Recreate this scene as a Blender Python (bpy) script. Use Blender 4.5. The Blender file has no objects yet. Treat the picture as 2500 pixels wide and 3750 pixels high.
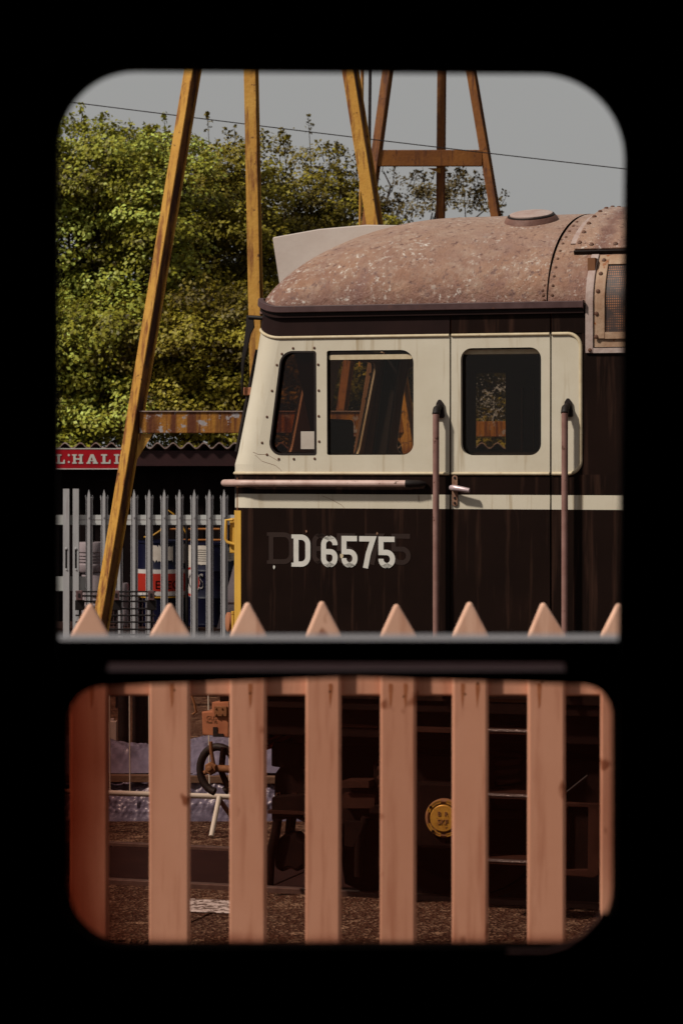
import bpy, math, random
import numpy as np
from mathutils import Vector, Matrix
random.seed(7); rng = np.random.default_rng(7)
C = bpy.context.scene.collection
SC = bpy.context.scene
PI = math.pi

# ------------------------------------------------------------------ camera
F, CX, HY, EYE = 10245.0, 1250.0, 1680.0, 2.43      # focal length and horizon in photo pixels, eye above rail
cd = bpy.data.cameras.new('camera'); cam = bpy.data.objects.new('camera', cd); C.objects.link(cam)
cam.location = (0, 0, EYE); cam.rotation_euler = (PI/2, 0, 0)
cd.sensor_fit = 'VERTICAL'; cd.sensor_height = 36.0; cd.lens = F/3750*36
cd.shift_y = (HY-1875)/3750
cd.clip_start = 0.05; cd.clip_end = 2000
cd.dof.use_dof = True; cd.dof.focus_distance = 16.5; cd.dof.aperture_fstop = 8.5
SC.camera = cam
# ------------------------------------------------------------------ sky + sun
SUN_EL, SUN_AZ = math.radians(46), math.radians(62)   # azimuth: to the left of straight behind the camera
w = bpy.data.worlds.new('World'); SC.world = w; w.use_nodes = True
nt = w.node_tree; nt.nodes.clear()
out = nt.nodes.new('ShaderNodeOutputWorld'); bg = nt.nodes.new('ShaderNodeBackground')
sky = nt.nodes.new('ShaderNodeTexSky'); sky.sky_type = 'NISHITA'; sky.sun_disc = False
sky.sun_elevation = SUN_EL; sky.sun_rotation = PI + SUN_AZ; sky.dust_density = 4; sky.air_density = 1
hs = nt.nodes.new('ShaderNodeHueSaturation'); hs.inputs['Saturation'].default_value = 0.15
mx = nt.nodes.new('ShaderNodeMix'); mx.data_type = 'RGBA'; mx.inputs['Factor'].default_value = 0.90
mx.inputs['B'].default_value = (3.32, 3.31, 3.24, 1)     # thin even cloud sheet
nt.links.new(sky.outputs[0], hs.inputs['Color']); nt.links.new(hs.outputs[0], mx.inputs['A'])
nt.links.new(mx.outputs['Result'], bg.inputs['Color']); bg.inputs['Strength'].default_value = 0.1
nt.links.new(bg.outputs[0], out.inputs[0])
sl = bpy.data.lights.new('sun', 'SUN'); sl.energy = 5.0; sl.angle = math.radians(4.0); sl.color = (1, .93, .82)
so = bpy.data.objects.new('sun', sl); C.objects.link(so)
sd = Vector((-math.sin(SUN_AZ)*math.cos(SUN_EL), -math.cos(SUN_AZ)*math.cos(SUN_EL), math.sin(SUN_EL)))
so.rotation_euler = sd.to_track_quat('Z', 'Y').to_euler(); so.location = (-10, -10, 20)
SC.view_settings.view_transform = 'Standard'; SC.view_settings.look = 'None'
SC.view_settings.exposure = 0.0; SC.view_settings.gamma = 1.0; SC.view_settings.use_curve_mapping = False
SC.cycles.max_bounces = 8; SC.cycles.transparent_max_bounces = 16
SC.cycles.use_denoising = True

# ------------------------------------------------------------------ helpers
def W(px, py, d):
    return Vector(((px-CX)/F*d, d, EYE-(py-HY)/F*d))
K = 1.59439
def WD(xd, yd, d): return W(xd*K, yd*K, d)

def tag(o, label=None, cat=None, group=None, kind=None):
    if label: o['label'] = label
    if cat: o['category'] = cat
    if group: o['group'] = group
    if kind: o['kind'] = kind
    return o
def thing(name, label, cat, loc=(0,0,0), rz=0, group=None):
    o = bpy.data.objects.new(name, None); C.objects.link(o); o.location = loc; o.rotation_euler = (0,0,rz)
    o.empty_display_size = .1
    return tag(o, label, cat, group)

class MB:
    def __init__(s): s.v = []; s.f = []
    def add(s, vs, fs):
        b = len(s.v); s.v += [tuple(p) for p in vs]; s.f += [tuple(i+b for i in f) for f in fs]; return s
    def box(s, x0, x1, y0, y1, z0, z1):
        return s.add([(x0,y0,z0),(x1,y0,z0),(x1,y1,z0),(x0,y1,z0),(x0,y0,z1),(x1,y0,z1),(x1,y1,z1),(x0,y1,z1)],
              [(0,3,2,1),(4,5,6,7),(0,1,5,4),(1,2,6,5),(2,3,7,6),(3,0,4,7)])
    def obox(s, p0, p1, wx, wy, side=Vector((1,0,0))):
        p0 = Vector(p0); p1 = Vector(p1); d = (p1-p0).normalized()
        a = (side - d*side.dot(d)).normalized(); b = d.cross(a)
        q = [(-1,-1),(1,-1),(1,1),(-1,1)]
        vs = [p0+a*i*wx/2+b*j*wy/2 for i,j in q]+[p1+a*i*wx/2+b*j*wy/2 for i,j in q]
        return s.add(vs, [(0,3,2,1),(4,5,6,7),(0,1,5,4),(1,2,6,5),(2,3,7,6),(3,0,4,7)])
    def prof(s, p0, p1, pts, side=Vector((1,0,0)), fwd=None):
        """extrude closed 2D profile along p0-p1; 2D axes: side, and d x side"""
        p0 = Vector(p0); p1 = Vector(p1); d = (p1-p0).normalized()
        a = (side - d*side.dot(d)).normalized(); b = d.cross(a); n = len(pts)
        vs = [p0+a*i+b*j for i,j in pts]+[p1+a*i+b*j for i,j in pts]
        fs = [(i,(i+1)%n,n+(i+1)%n,n+i) for i in range(n)]
        fs += [tuple(range(n-1,-1,-1)), tuple(range(n,2*n))]
        return s.add(vs, fs)
    def tube(s, pts, r, n=10, caps=True, closed=False):
        pts = [Vector(p) for p in pts]; m = len(pts)
        rs = r if isinstance(r, (list,tuple)) else [r]*m
        vs = []; ref = None
        for i, p in enumerate(pts):
            if closed: d = pts[(i+1)%m]-pts[i-1]
            else: d = pts[min(i+1,m-1)]-pts[max(i-1,0)]
            d.normalize()
            if ref is None:
                ref = Vector((0,0,1)) if abs(d.z) < .9 else Vector((1,0,0))
            a = (ref-d*ref.dot(d)).normalized(); ref = a; b = d.cross(a)
            for k in range(n):
                t = 2*PI*k/n; vs.append(p+(a*math.cos(t)+b*math.sin(t))*rs[i])
        fs = []
        for i in range(m if closed else m-1):
            j = (i+1)%m
            for k in range(n): fs.append((i*n+k, i*n+(k+1)%n, j*n+(k+1)%n, j*n+k))
        if caps and not closed:
            fs.append(tuple(range(n-1,-1,-1))); fs.append(tuple((m-1)*n+k for k in range(n)))
        return s.add(vs, fs)
    def lathe(s, prof, org, axis=(0,0,1), n=24):
        org = Vector(org); d = Vector(axis).normalized(); ref = Vector((0,0,1)) if abs(d.z)<.9 else Vector((1,0,0))
        a = (ref-d*ref.dot(d)).normalized(); b = d.cross(a); vs = []; fs = []
        for r, h in prof:
            for k in range(n):
                t = 2*PI*k/n; vs.append(org+d*h+(a*math.cos(t)+b*math.sin(t))*r)
        for i in range(len(prof)-1):
            for k in range(n): fs.append((i*n+k, i*n+(k+1)%n, (i+1)*n+(k+1)%n, (i+1)*n+k))
        fs.append(tuple(range(n-1,-1,-1))); fs.append(tuple((len(prof)-1)*n+k for k in range(n)))
        return s.add(vs, fs)
    def mesh(s, name):
        me = bpy.data.meshes.new(name); me.from_pydata(s.v, [], s.f); me.update(); return me
    def build(s, name, mat, parent=None, smooth=None, bevel=0):
        return mk(name, s.mesh(name), mat, parent, smooth, bevel)

def mk(name, me, mat, parent=None, smooth=None, bevel=0):
    o = bpy.data.objects.new(name, me); C.objects.link(o)
    if mat:
        me.materials.clear(); me.materials.append(mat)
    if smooth:
        me.polygons.foreach_set('use_smooth', [True]*len(me.polygons)); me.set_sharp_from_angle(angle=math.radians(smooth))
    if bevel:
        b = o.modifiers.new('bevel', 'BEVEL'); b.width = bevel; b.segments = 2; b.limit_method = 'ANGLE'
    if parent: o.parent = parent
    return o
def cp(o, parent=None, loc=None):
    c = o.copy(); C.objects.link(c)
    if parent: c.parent = parent
    if loc is not None: c.location = loc
    return c

def plate_mesh(name, loops, y0, y1, bevel=0.0):
    """flat plate from 2D loops (x,z), outline plus holes, standing between depths y0 and y1"""
    cu = bpy.data.curves.new(name, 'CURVE'); cu.dimensions = '2D'; cu.fill_mode = 'BOTH'
    for lp in loops:
        sp = cu.splines.new('POLY'); sp.points.add(len(lp)-1); sp.use_cyclic_u = True
        for p, q in zip(sp.points, lp): p.co = (q[0], q[1], 0, 1)
    h = abs(y1-y0)/2
    cu.extrude = max(h-bevel, 1e-5); cu.bevel_depth = bevel; cu.offset = -bevel if bevel else 0; cu.bevel_resolution = 1
    ob = bpy.data.objects.new('tmp', cu); me = bpy.data.meshes.new_from_object(ob)
    bpy.data.objects.remove(ob); bpy.data.curves.remove(cu)
    yc = (y0+y1)/2
    n = len(me.vertices); co = np.empty(n*3, np.float32); me.vertices.foreach_get('co', co); co = co.reshape(-1,3)
    co = np.stack([co[:,0], yc-co[:,2], co[:,1]], 1); me.vertices.foreach_set('co', co.ravel()); me.update()
    me.name = name; return me
def plate(name, loops, y0, y1, mat, parent=None, bevel=0.0):
    return mk(name, plate_mesh(name, loops, y0, y1, bevel), mat, parent, smooth=35 if bevel else None)

def rnd(pts, radii, n=7):
    """round the corners of a polygon"""
    o = []; m = len(pts)
    for i, p in enumerate(pts):
        r = radii[i] if isinstance(radii, (list,tuple)) else radii
        p = Vector(p[:2]); a = Vector(pts[i-1][:2]); b = Vector(pts[(i+1)%m][:2])
        if r <= 0: o.append((p.x,p.y)); continue
        da = (a-p).normalized(); db = (b-p).normalized()
        ang = da.angle(db); t = r/math.tan(ang/2); t = min(t, (a-p).length*.49, (b-p).length*.49); rr = t*math.tan(ang/2)
        c = p+(da+db).normalized()*rr/math.sin(ang/2)
        s = p+da*t; e = p+db*t
        a0 = math.atan2(s.y-c.y, s.x-c.x); a1 = math.atan2(e.y-c.y, e.x-c.x); dd = (a1-a0+PI)%(2*PI)-PI
        for k in range(n+1):
            q = a0+dd*k/n; o.append((c.x+rr*math.cos(q), c.y+rr*math.sin(q)))
    return o
def rect(x0,z0,x1,z1): return [(x0,z0),(x1,z0),(x1,z1),(x0,z1)]

# ------------------------------------------------------------------ materials
def nodes(name):
    m = bpy.data.materials.new(name); m.use_nodes = True; t = m.node_tree
    b = t.nodes['Principled BSDF']; return m, t, b
def N(t, typ, **kw):
    n = t.nodes.new(typ)
    for k, v in kw.items():
        if k.startswith('i_'): n.inputs[k[2:].replace('_',' ')].default_value = v
        else: setattr(n, k, v)
    return n
def ramp(t, src, p0, p1, c0=(0,0,0,1), c1=(1,1,1,1)):
    r = t.nodes.new('ShaderNodeValToRGB'); r.color_ramp.elements[0].position = p0; r.color_ramp.elements[1].position = p1
    r.color_ramp.elements[0].color = c0; r.color_ramp.elements[1].color = c1
    t.links.new(src, r.inputs[0]); return r.outputs[0]
AL = .74     # scale on all mixed albedos, lowered so shade reads darker under the strong sun
def mixc(t, fac, a, b, al=None):
    n = t.nodes.new('ShaderNodeMix'); n.data_type = 'RGBA'
    for k, v in (('Factor',fac),('A',a),('B',b)):
        if hasattr(v, 'is_linked'): t.links.new(v, n.inputs[k])
        elif k == 'Factor': n.inputs[k].default_value = v
        else: n.inputs[k].default_value = (*[q*(AL if al is None else al) for q in v[:3]], 1)
    return n.outputs['Result']
def coord(t, scale=(1,1,1), rand=True):
    tc = t.nodes.new('ShaderNodeTexCoord'); mp = t.nodes.new('ShaderNodeMapping'); mp.inputs['Scale'].default_value = scale
    if rand:
        oi = t.nodes.new('ShaderNodeObjectInfo'); mu = t.nodes.new('ShaderNodeMath'); mu.operation = 'MULTIPLY'
        mu.inputs[1].default_value = 37.0; t.links.new(oi.outputs['Random'], mu.inputs[0])
        ad = t.nodes.new('ShaderNodeVectorMath'); ad.operation = 'ADD'
        t.links.new(tc.outputs['Object'], ad.inputs[0]); t.links.new(mu.outputs[0], ad.inputs[1])
        t.links.new(ad.outputs[0], mp.inputs['Vector'])
    else: t.links.new(tc.outputs['Object'], mp.inputs['Vector'])
    return mp.outputs[0]
def noise(t, vec, scale, detail=4, rough=.6):
    n = t.nodes.new('ShaderNodeTexNoise'); n.inputs['Scale'].default_value = scale; n.inputs['Detail'].default_value = detail
    n.inputs['Roughness'].default_value = rough; t.links.new(vec, n.inputs['Vector']); return n.outputs['Fac']
def M(name, c1, c2=None, scale=3.0, rough=.6, metal=0.0, bump=0.0, bscale=40, stretch=(1,1,1), rust=None, spec=.2, streak=None, coat=0):
    """c1/c2 soft mottling; rust=(colour, threshold, scale) patches; streak=(colour, amount) vertical runs"""
    m, t, b = nodes(name)
    v = coord(t, stretch)
    c2 = c2 or tuple(x*.75 for x in c1)
    col = mixc(t, ramp(t, noise(t, v, scale), .3, .7), c1, c2)
    if streak:
        vs = coord(t, (9,9,.5)); col = mixc(t, ramp(t, noise(t, vs, 2.2, 5), streak[1], streak[1]+.16), col, streak[0])
    if rust:
        col = mixc(t, ramp(t, noise(t, coord(t), rust[2], 6, .7), rust[1], rust[1]+.05), col, rust[0])
    t.links.new(col, b.inputs['Base Color']); b.inputs['Roughness'].default_value = rough; b.inputs['Metallic'].default_value = metal
    b.inputs['Specular IOR Level'].default_value = spec if rough < .78 else .03
    if bump:
        bp = t.nodes.new('ShaderNodeBump'); bp.inputs['Strength'].default_value = bump; bp.inputs['Distance'].default_value = .01
        t.links.new(noise(t, coord(t), bscale, 5), bp.inputs['Height']); t.links.new(bp.outputs[0], b.inputs['Normal'])
    return m
def glass(name, tint, refl=.08):
    m = bpy.data.materials.new(name); m.use_nodes = True; t = m.node_tree; t.nodes.clear()
    o = N(t,'ShaderNodeOutputMaterial'); tr = N(t,'ShaderNodeBsdfTransparent'); tr.inputs[0].default_value = (*tint,1)
    gl = N(t,'ShaderNodeBsdfGlossy'); gl.inputs['Roughness'].default_value = .04
    mx = N(t,'ShaderNodeMixShader'); mx.inputs[0].default_value = refl
    t.links.new(tr.outputs[0], mx.inputs[1]); t.links.new(gl.outputs[0], mx.inputs[2]); t.links.new(mx.outputs[0], o.inputs[0])
    return m

m_black = M('carriage_black', (.006,.005,.005), rough=.9, spec=.05)
m_dark = M('loco_brown', (.0125,.0054,.0038), (.0075,.0033,.0024), 2.2, rough=.5, spec=.05, streak=((.036,.0165,.011), .54), rust=((.05,.022,.012), .715, 26), bump=.12, bscale=4)
m_band = M('cantrail_brown', (.022,.009,.008), (.013,.0055,.005), 4, rough=.55, spec=.08, rust=((.05,.02,.014), .72, 40))
m_gut = M('gutter_mauve', (.085,.045,.045), (.055,.026,.026), 14, rough=.5, rust=((.12,.05,.035), .62, 26))
m_cream = M('cream_paint', (.65,.585,.475), (.575,.505,.395), 3.5, rough=.45, streak=((.40,.31,.20), .57), rust=((.22,.12,.055), .70, 22), bump=.04, bscale=6)
m_bead = M('cream_bead', (.62,.52,.36), (.50,.39,.25), 20, rough=.5, rust=((.22,.10,.045), .66, 45))
m_yellow = M('yellow_panel', (.62,.36,.055), (.54,.29,.045), 4, rough=.5, rust=((.28,.10,.02), .72, 30))
m_white = M('white_lettering', (.66,.63,.59), (.58,.55,.50), 18, rough=.6, rust=((.30,.2,.12), .76, 30))
m_ghost = M('old_lettering', (.026,.0115,.0078), (.019,.0085,.006), 12, rough=.6)
m_gasket = M('window_rubber', (.016,.009,.008), rough=.6)
m_in = M('cab_interior', (.26,.12,.065), (.18,.08,.042), 3, rough=.8)
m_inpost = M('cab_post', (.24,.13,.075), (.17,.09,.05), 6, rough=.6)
m_rail = M('handrail_steel', (.34,.19,.165), (.24,.12,.10), 9, rough=.4, metal=.2, rust=((.09,.035,.025), .62, 20))
m_grab = M('grab_rail', (.60,.42,.37), (.42,.26,.22), 12, rough=.4, rust=((.10,.05,.035), .64, 30))
m_handle = M('door_handle', (.62,.48,.50), (.45,.32,.33), 30, rough=.35, metal=.3)
m_hplate = M('handle_plate', (.30,.17,.11), (.16,.07,.045), 40, rough=.6)
m_rivet = M('rivet', (.13,.055,.032), rough=.6)
m_under = M('underframe', (.011,.0045,.0034), (.006,.0026,.002), 6, rough=.8, bump=.2, bscale=40)
m_underl = M('underframe_light', (.042,.016,.011), (.022,.0085,.006), 8, rough=.8)
m_brass = M('axlebox_brass', (.55,.30,.05), (.34,.16,.025), 30, rough=.4, metal=.3, rust=((.12,.05,.02), .6, 40))
m_orange = M('coupler_orange', (.42,.17,.085), (.30,.11,.055), 14, rough=.6, rust=((.10,.035,.02), .62, 22))
m_rusty = M('rusty_steel', (.26,.12,.05), (.14,.055,.025), 18, rough=.7, bump=.2)
m_red = M('red_pipe', (.28,.022,.012), (.14,.012,.01), 10, rough=.4)
m_rubber = M('black_rubber', (.012,.007,.006), rough=.6)
m_tread = M('step_tread', (.55,.48,.46), (.30,.20,.18), 90, rough=.3, metal=.8, bump=.6, bscale=120)
m_picket = None
m_gal = M('galvanised', (.56,.54,.55), (.47,.45,.46), 25, rough=.45, metal=.25, stretch=(1,1,.2), streak=((.34,.29,.30), .64))
m_railw = M('galvanised_rail', (.62,.62,.60), (.54,.53,.52), 12, rough=.5, metal=.1)
m_shed = M('shed_black', (.010,.006,.006), rough=.8)
m_fascia = M('fascia_maroon', (.040,.012,.013), (.026,.009,.009), 6, rough=.6)
m_asb = M('roof_sheet', (.42,.33,.30), (.22,.13,.11), 8, rough=.85)
m_signred = M('sign_red', (.42,.006,.014), (.32,.004,.010), 6, rough=.4, rust=((.5,.08,.06), .75, 14))
m_signwhite = M('sign_white', (.62,.60,.55), (.52,.49,.45), 10, rough=.5)
m_blue = M('drum_blue', (.004,.004,.021), (.003,.003,.014), 4, rough=.4)
m_drumred = M('drum_red', (.36,.022,.012), (.30,.018,.012), 5, rough=.4)
m_drumwhite = M('drum_white', (.55,.50,.48), (.44,.38,.36), 9, rough=.5, rust=((.35,.16,.04), .70, 12))
m_grey = M('grey_plastic', (.30,.24,.25), (.22,.17,.18), 5, rough=.5)
m_bstuff = M('black_plastic', (.012,.008,.008), rough=.5)
m_clip = M('clip_grey', (.13,.07,.07), rough=.5)
m_copper = M('copper_pipe', (.42,.16,.04), (.26,.09,.025), 12, rough=.4)
m_cable = M('yellow_cable', (.45,.22,.02), rough=.5)
m_wirem = M('dark_wire', (.02,.012,.012), rough=.6)
m_paper = M('paper', (.55,.49,.43), (.45,.38,.33), 8, rough=.8)
m_ink = M('ink', (.008,.005,.005), rough=.8)
m_timber = M('old_timber', (.20,.13,.09), (.12,.07,.05), 8, rough=.85, stretch=(.3,3,3), bump=.4)
m_tube = M('barrier_white', (.66,.63,.56), (.58,.54,.47), 6, rough=.4, rust=((.22,.09,.05), .70, 14))
m_tuberust = M('barrier_foot', (.26,.15,.12), (.16,.08,.06), 10, rough=.6)
m_bark = M('bark', (.06,.035,.025), (.03,.018,.012), 12, rough=.9, bump=.5)
m_sash = M('sash_metal', (1.0,.90,.88), (1.0,.87,.85), 6, rough=.06, metal=.95, stretch=(.3,1,1))
m_mould = M('sash_moulding', (.24,.105,.105), (.15,.065,.065), 4, rough=.3, metal=.8)
m_rlhead = M('rail_steel', (.13,.075,.06), (.08,.04,.032), 20, rough=.5, metal=.4)
m_asphalt = M('asphalt_infill', (.028,.0115,.010), (.018,.0075,.007), 6, rough=.85, bump=.5, bscale=160, rust=((.10,.065,.055), .70, 60))
m_plat = M('platform_tarmac', (.06,.05,.045), (.04,.03,.028), 3, rough=.9, bump=.4, bscale=80)
m_conc = M('concrete', (.035,.018,.015), (.022,.011,.009), 5, rough=.9, bump=.3)
m_tarp = M('tarpaulin', (.185,.175,.265), (.095,.085,.135), 5, rough=.38, bump=.9, bscale=13, spec=.5)

def crane_mat(c1=(.56,.30,.055), c2=(.47,.22,.032), cr_=(.20,.065,.014), th=.50):
    m, t, b = nodes('yellow_crane_paint')
    v = coord(t); c = mixc(t, ramp(t, noise(t, v, 3.5, 6), .35, .65), c1, c2)
    c = mixc(t, ramp(t, noise(t, coord(t, (6,6,.7)), 2.5, 6, .7), th, th+.12), c, cr_)      # rust runs
    c = mixc(t, ramp(t, noise(t, coord(t), 13, 7, .78), .60, .64), c, (.07,.02,.008))              # blistered rust
    t.links.new(c, b.inputs['Base Color']); b.inputs['Roughness'].default_value = .65; b.inputs['Specular IOR Level'].default_value = .25
    bp = N(t,'ShaderNodeBump'); bp.inputs['Strength'].default_value = .4; bp.inputs['Distance'].default_value = .01
    t.links.new(noise(t, coord(t), 25, 6), bp.inputs['Height']); t.links.new(bp.outputs[0], b.inputs['Normal'])
    return m
m_crane = crane_mat()
m_web_shade = crane_mat((.22,.095,.018), (.14,.05,.012), (.05,.016,.007), .44)  # recessed right-hand faces: heavier rust, with their shade mixed into the colour
m_crane2 = crane_mat((.24,.085,.013), (.17,.055,.010), (.09,.026,.008), .50)
m_cranebar = M('crane_bar_rust', (.46,.21,.03), (.34,.13,.025), 5, rough=.75, streak=((.13,.038,.016), .42), rust=((.40,.36,.37), .57, 9), bump=.4)

s_seam = 2.05
def roof_mat():
    m, t, b = nodes('roof_paint')
    v = coord(t, rand=False)
    c = mixc(t, ramp(t, noise(t, v, 2.6, 8, .7), .36, .64), (.29,.135,.068), (.17,.062,.036))
    c = mixc(t, ramp(t, noise(t, v, 9, 8, .75), .48, .76), c, (.37,.26,.195))
    c = mixc(t, ramp(t, noise(t, coord(t,(1,.6,.6)), 4, 8, .75), .50, .66), c, (.17,.06,.042))     # red streaks
    c = mixc(t, ramp(t, noise(t, v, 1.3, 5, .6), .50, .68), c, (.33,.145,.062))
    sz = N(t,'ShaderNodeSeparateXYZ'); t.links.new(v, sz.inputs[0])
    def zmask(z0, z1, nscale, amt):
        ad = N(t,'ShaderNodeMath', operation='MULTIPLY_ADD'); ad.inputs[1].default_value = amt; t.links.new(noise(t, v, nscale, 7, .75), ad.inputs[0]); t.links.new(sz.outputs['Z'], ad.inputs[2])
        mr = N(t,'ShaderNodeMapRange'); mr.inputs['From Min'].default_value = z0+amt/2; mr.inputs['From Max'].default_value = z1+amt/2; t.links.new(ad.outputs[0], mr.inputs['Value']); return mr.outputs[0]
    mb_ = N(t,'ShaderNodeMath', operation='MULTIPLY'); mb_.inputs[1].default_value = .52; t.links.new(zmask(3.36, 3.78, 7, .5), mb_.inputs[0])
    c = mixc(t, mb_.outputs[0], c, (.43,.31,.25))                                                     # bleaching plus sky light, both painted paler towards the crown
    mc_ = N(t,'ShaderNodeMath', operation='MULTIPLY'); mc_.inputs[1].default_value = .8; t.links.new(zmask(3.36, 3.22, 9, .22), mc_.inputs[0])
    c = mixc(t, mc_.outputs[0], c, (.15,.055,.038))                                                   # darker red-brown towards the gutter
    sj = N(t,'ShaderNodeMath', operation='SUBTRACT'); sj.inputs[1].default_value = s_seam; t.links.new(sz.outputs['X'], sj.inputs[0])
    ab = N(t,'ShaderNodeMath', operation='ABSOLUTE'); t.links.new(sj.outputs[0], ab.inputs[0])
    a2 = N(t,'ShaderNodeMath', operation='MULTIPLY_ADD'); a2.inputs[1].default_value = .16; t.links.new(noise(t, v, 12, 6, .75), a2.inputs[0]); t.links.new(ab.outputs[0], a2.inputs[2])
    c = mixc(t, ramp(t, a2.outputs[0], .09, .15, (.8,.8,.8,1), (0,0,0,1)), c, (.14,.05,.035))        # rust along the bolted seam
    big = ramp(t, noise(t, v, 3.2, 4), .44, .66)
    fl = ramp(t, noise(t, v, 36, 6, .75), .565, .60)
    mu = N(t,'ShaderNodeMath', operation='MULTIPLY'); t.links.new(big, mu.inputs[0]); t.links.new(fl, mu.inputs[1])
    c = mixc(t, mu.outputs[0], c, (.66,.61,.56))                                                     # paint flakes
    c = mixc(t, ramp(t, noise(t, v, 26, 6, .75), .565, .62), c, (.12,.045,.032))                      # pits
    t.links.new(c, b.inputs['Base Color']); b.inputs['Roughness'].default_value = .55; b.inputs['Specular IOR Level'].default_value = .5
    bp = N(t,'ShaderNodeBump'); bp.inputs['Strength'].default_value = .8; bp.inputs['Distance'].default_value = .02
    t.links.new(noise(t, v, 22, 8, .7), bp.inputs['Height']); t.links.new(bp.outputs[0], b.inputs['Normal'])
    return m
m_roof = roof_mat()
m_vent = M('vent_rust', (.20,.10,.075), (.11,.05,.04), 14, rough=.6, bump=.3)
m_roofl = M('roof_grey_strip', (.44,.35,.32), (.33,.22,.19), 10, rough=.55, rust=((.2,.08,.05), .64, 25), bump=.3)
m_visor = M('headcode_grey', (.52,.45,.41), (.46,.38,.34), 4, rough=.6, rust=((.25,.14,.1), .70, 20), bump=.1)
m_frame = M('grille_frame', (.42,.29,.20), (.27,.14,.08), 10, rough=.6, rust=((.26,.09,.03), .60, 14), bump=.3)

def picket_mat():
    m, t, b = nodes('picket_paint')
    v = coord(t); c = mixc(t, ramp(t, noise(t, v, 5, 4), .3, .7), (.90,.54,.395), (.83,.475,.335))
    c = mixc(t, ramp(t, noise(t, coord(t,(14,14,1.2)), 2, 4), .50, .72), c, (.60,.29,.19))            # grain
    c = mixc(t, ramp(t, noise(t, coord(t,(1,1,.7)), 15, 2), .675, .74), c, (.34,.13,.07))              # knots
    oi = N(t,'ShaderNodeObjectInfo'); c = mixc(t, ramp(t, oi.outputs['Random'], 0, 1, (0,0,0,1), (.30,.30,.30,1)), c, (.52,.24,.15))
    t.links.new(c, b.inputs['Base Color']); b.inputs['Roughness'].default_value = .55; b.inputs['Specular IOR Level'].default_value = .3
    return m
m_picket = picket_mat()
m_stain = M('nail_rust_run', (.56,.25,.13), (.42,.16,.07), 40, rough=.7)

def ground_mat():
    m, t, b = nodes('yard_gravel')
    v = coord(t, rand=False)
    c = mixc(t, ramp(t, noise(t, v, .9, 4), .35, .65), (.090,.042,.026), (.050,.022,.015))
    vo = N(t,'ShaderNodeTexVoronoi'); vo.inputs['Scale'].default_value = 55; t.links.new(v, vo.inputs['Vector'])
    c = mixc(t, ramp(t, vo.outputs['Color'], .55, .85), c, (.22,.14,.095))
    vb = N(t,'ShaderNodeTexVoronoi'); vb.inputs['Scale'].default_value = 17; t.links.new(v, vb.inputs['Vector'])
    c = mixc(t, ramp(t, vb.outputs['Color'], .80, .90), c, (.26,.165,.11))
    c = mixc(t, ramp(t, noise(t, v, 40, 3), .58, .66), c, (.035,.018,.015))
    t.links.new(c, b.inputs['Base Color']); b.inputs['Roughness'].default_value = .9; b.inputs['Specular IOR Level'].default_value = .03
    bp = N(t,'ShaderNodeBump'); bp.inputs['Strength'].default_value = .9; bp.inputs['Distance'].default_value = .02
    t.links.new(vo.outputs['Distance'], bp.inputs['Height']); t.links.new(bp.outputs[0], b.inputs['Normal'])
    return m
m_ground = ground_mat()
def patch_mat():
    m, t, b = nodes('worn_white_paint'); v = coord(t, (1,1,1), False)
    c = mixc(t, ramp(t, noise(t, v, 22, 5, .7), .47, .53), (.10,.06,.045), (.60,.52,.50))
    t.links.new(c, b.inputs['Base Color']); b.inputs['Roughness'].default_value = .8
    return m
m_patch = patch_mat()

def leaf_mat(name, a, bcol, dark):
    m = bpy.data.materials.new(name); m.use_nodes = True; t = m.node_tree; t.nodes.clear()
    o = N(t,'ShaderNodeOutputMaterial'); at = N(t,'ShaderNodeAttribute', attribute_name='tint')
    r = t.nodes.new('ShaderNodeValToRGB'); e = r.color_ramp.elements; e[0].position = 0; e[1].position = 1
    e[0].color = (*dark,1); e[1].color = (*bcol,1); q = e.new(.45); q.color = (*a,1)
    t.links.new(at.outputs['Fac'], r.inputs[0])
    df = N(t,'ShaderNodeBsdfPrincipled'); t.links.new(r.outputs[0], df.inputs['Base Color'])
    df.inputs['Roughness'].default_value = .5; df.inputs['Specular IOR Level'].default_value = .15
    tr = N(t,'ShaderNodeBsdfTranslucent'); t.links.new(r.outputs[0], tr.inputs[0])
    mx = N(t,'ShaderNodeMixShader'); mx.inputs[0].default_value = .16
    t.links.new(df.outputs[0], mx.inputs[1]); t.links.new(tr.outputs[0], mx.inputs[2]); t.links.new(mx.outputs[0], o.inputs[0])
    return m

g_cab = glass('cab_glass', (.80,.72,.64), .022)
g_clear = glass('far_glass', (.88,.82,.75), .02)
g_quarter = glass('quarter_glass', (.62,.42,.33), .025)

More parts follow.
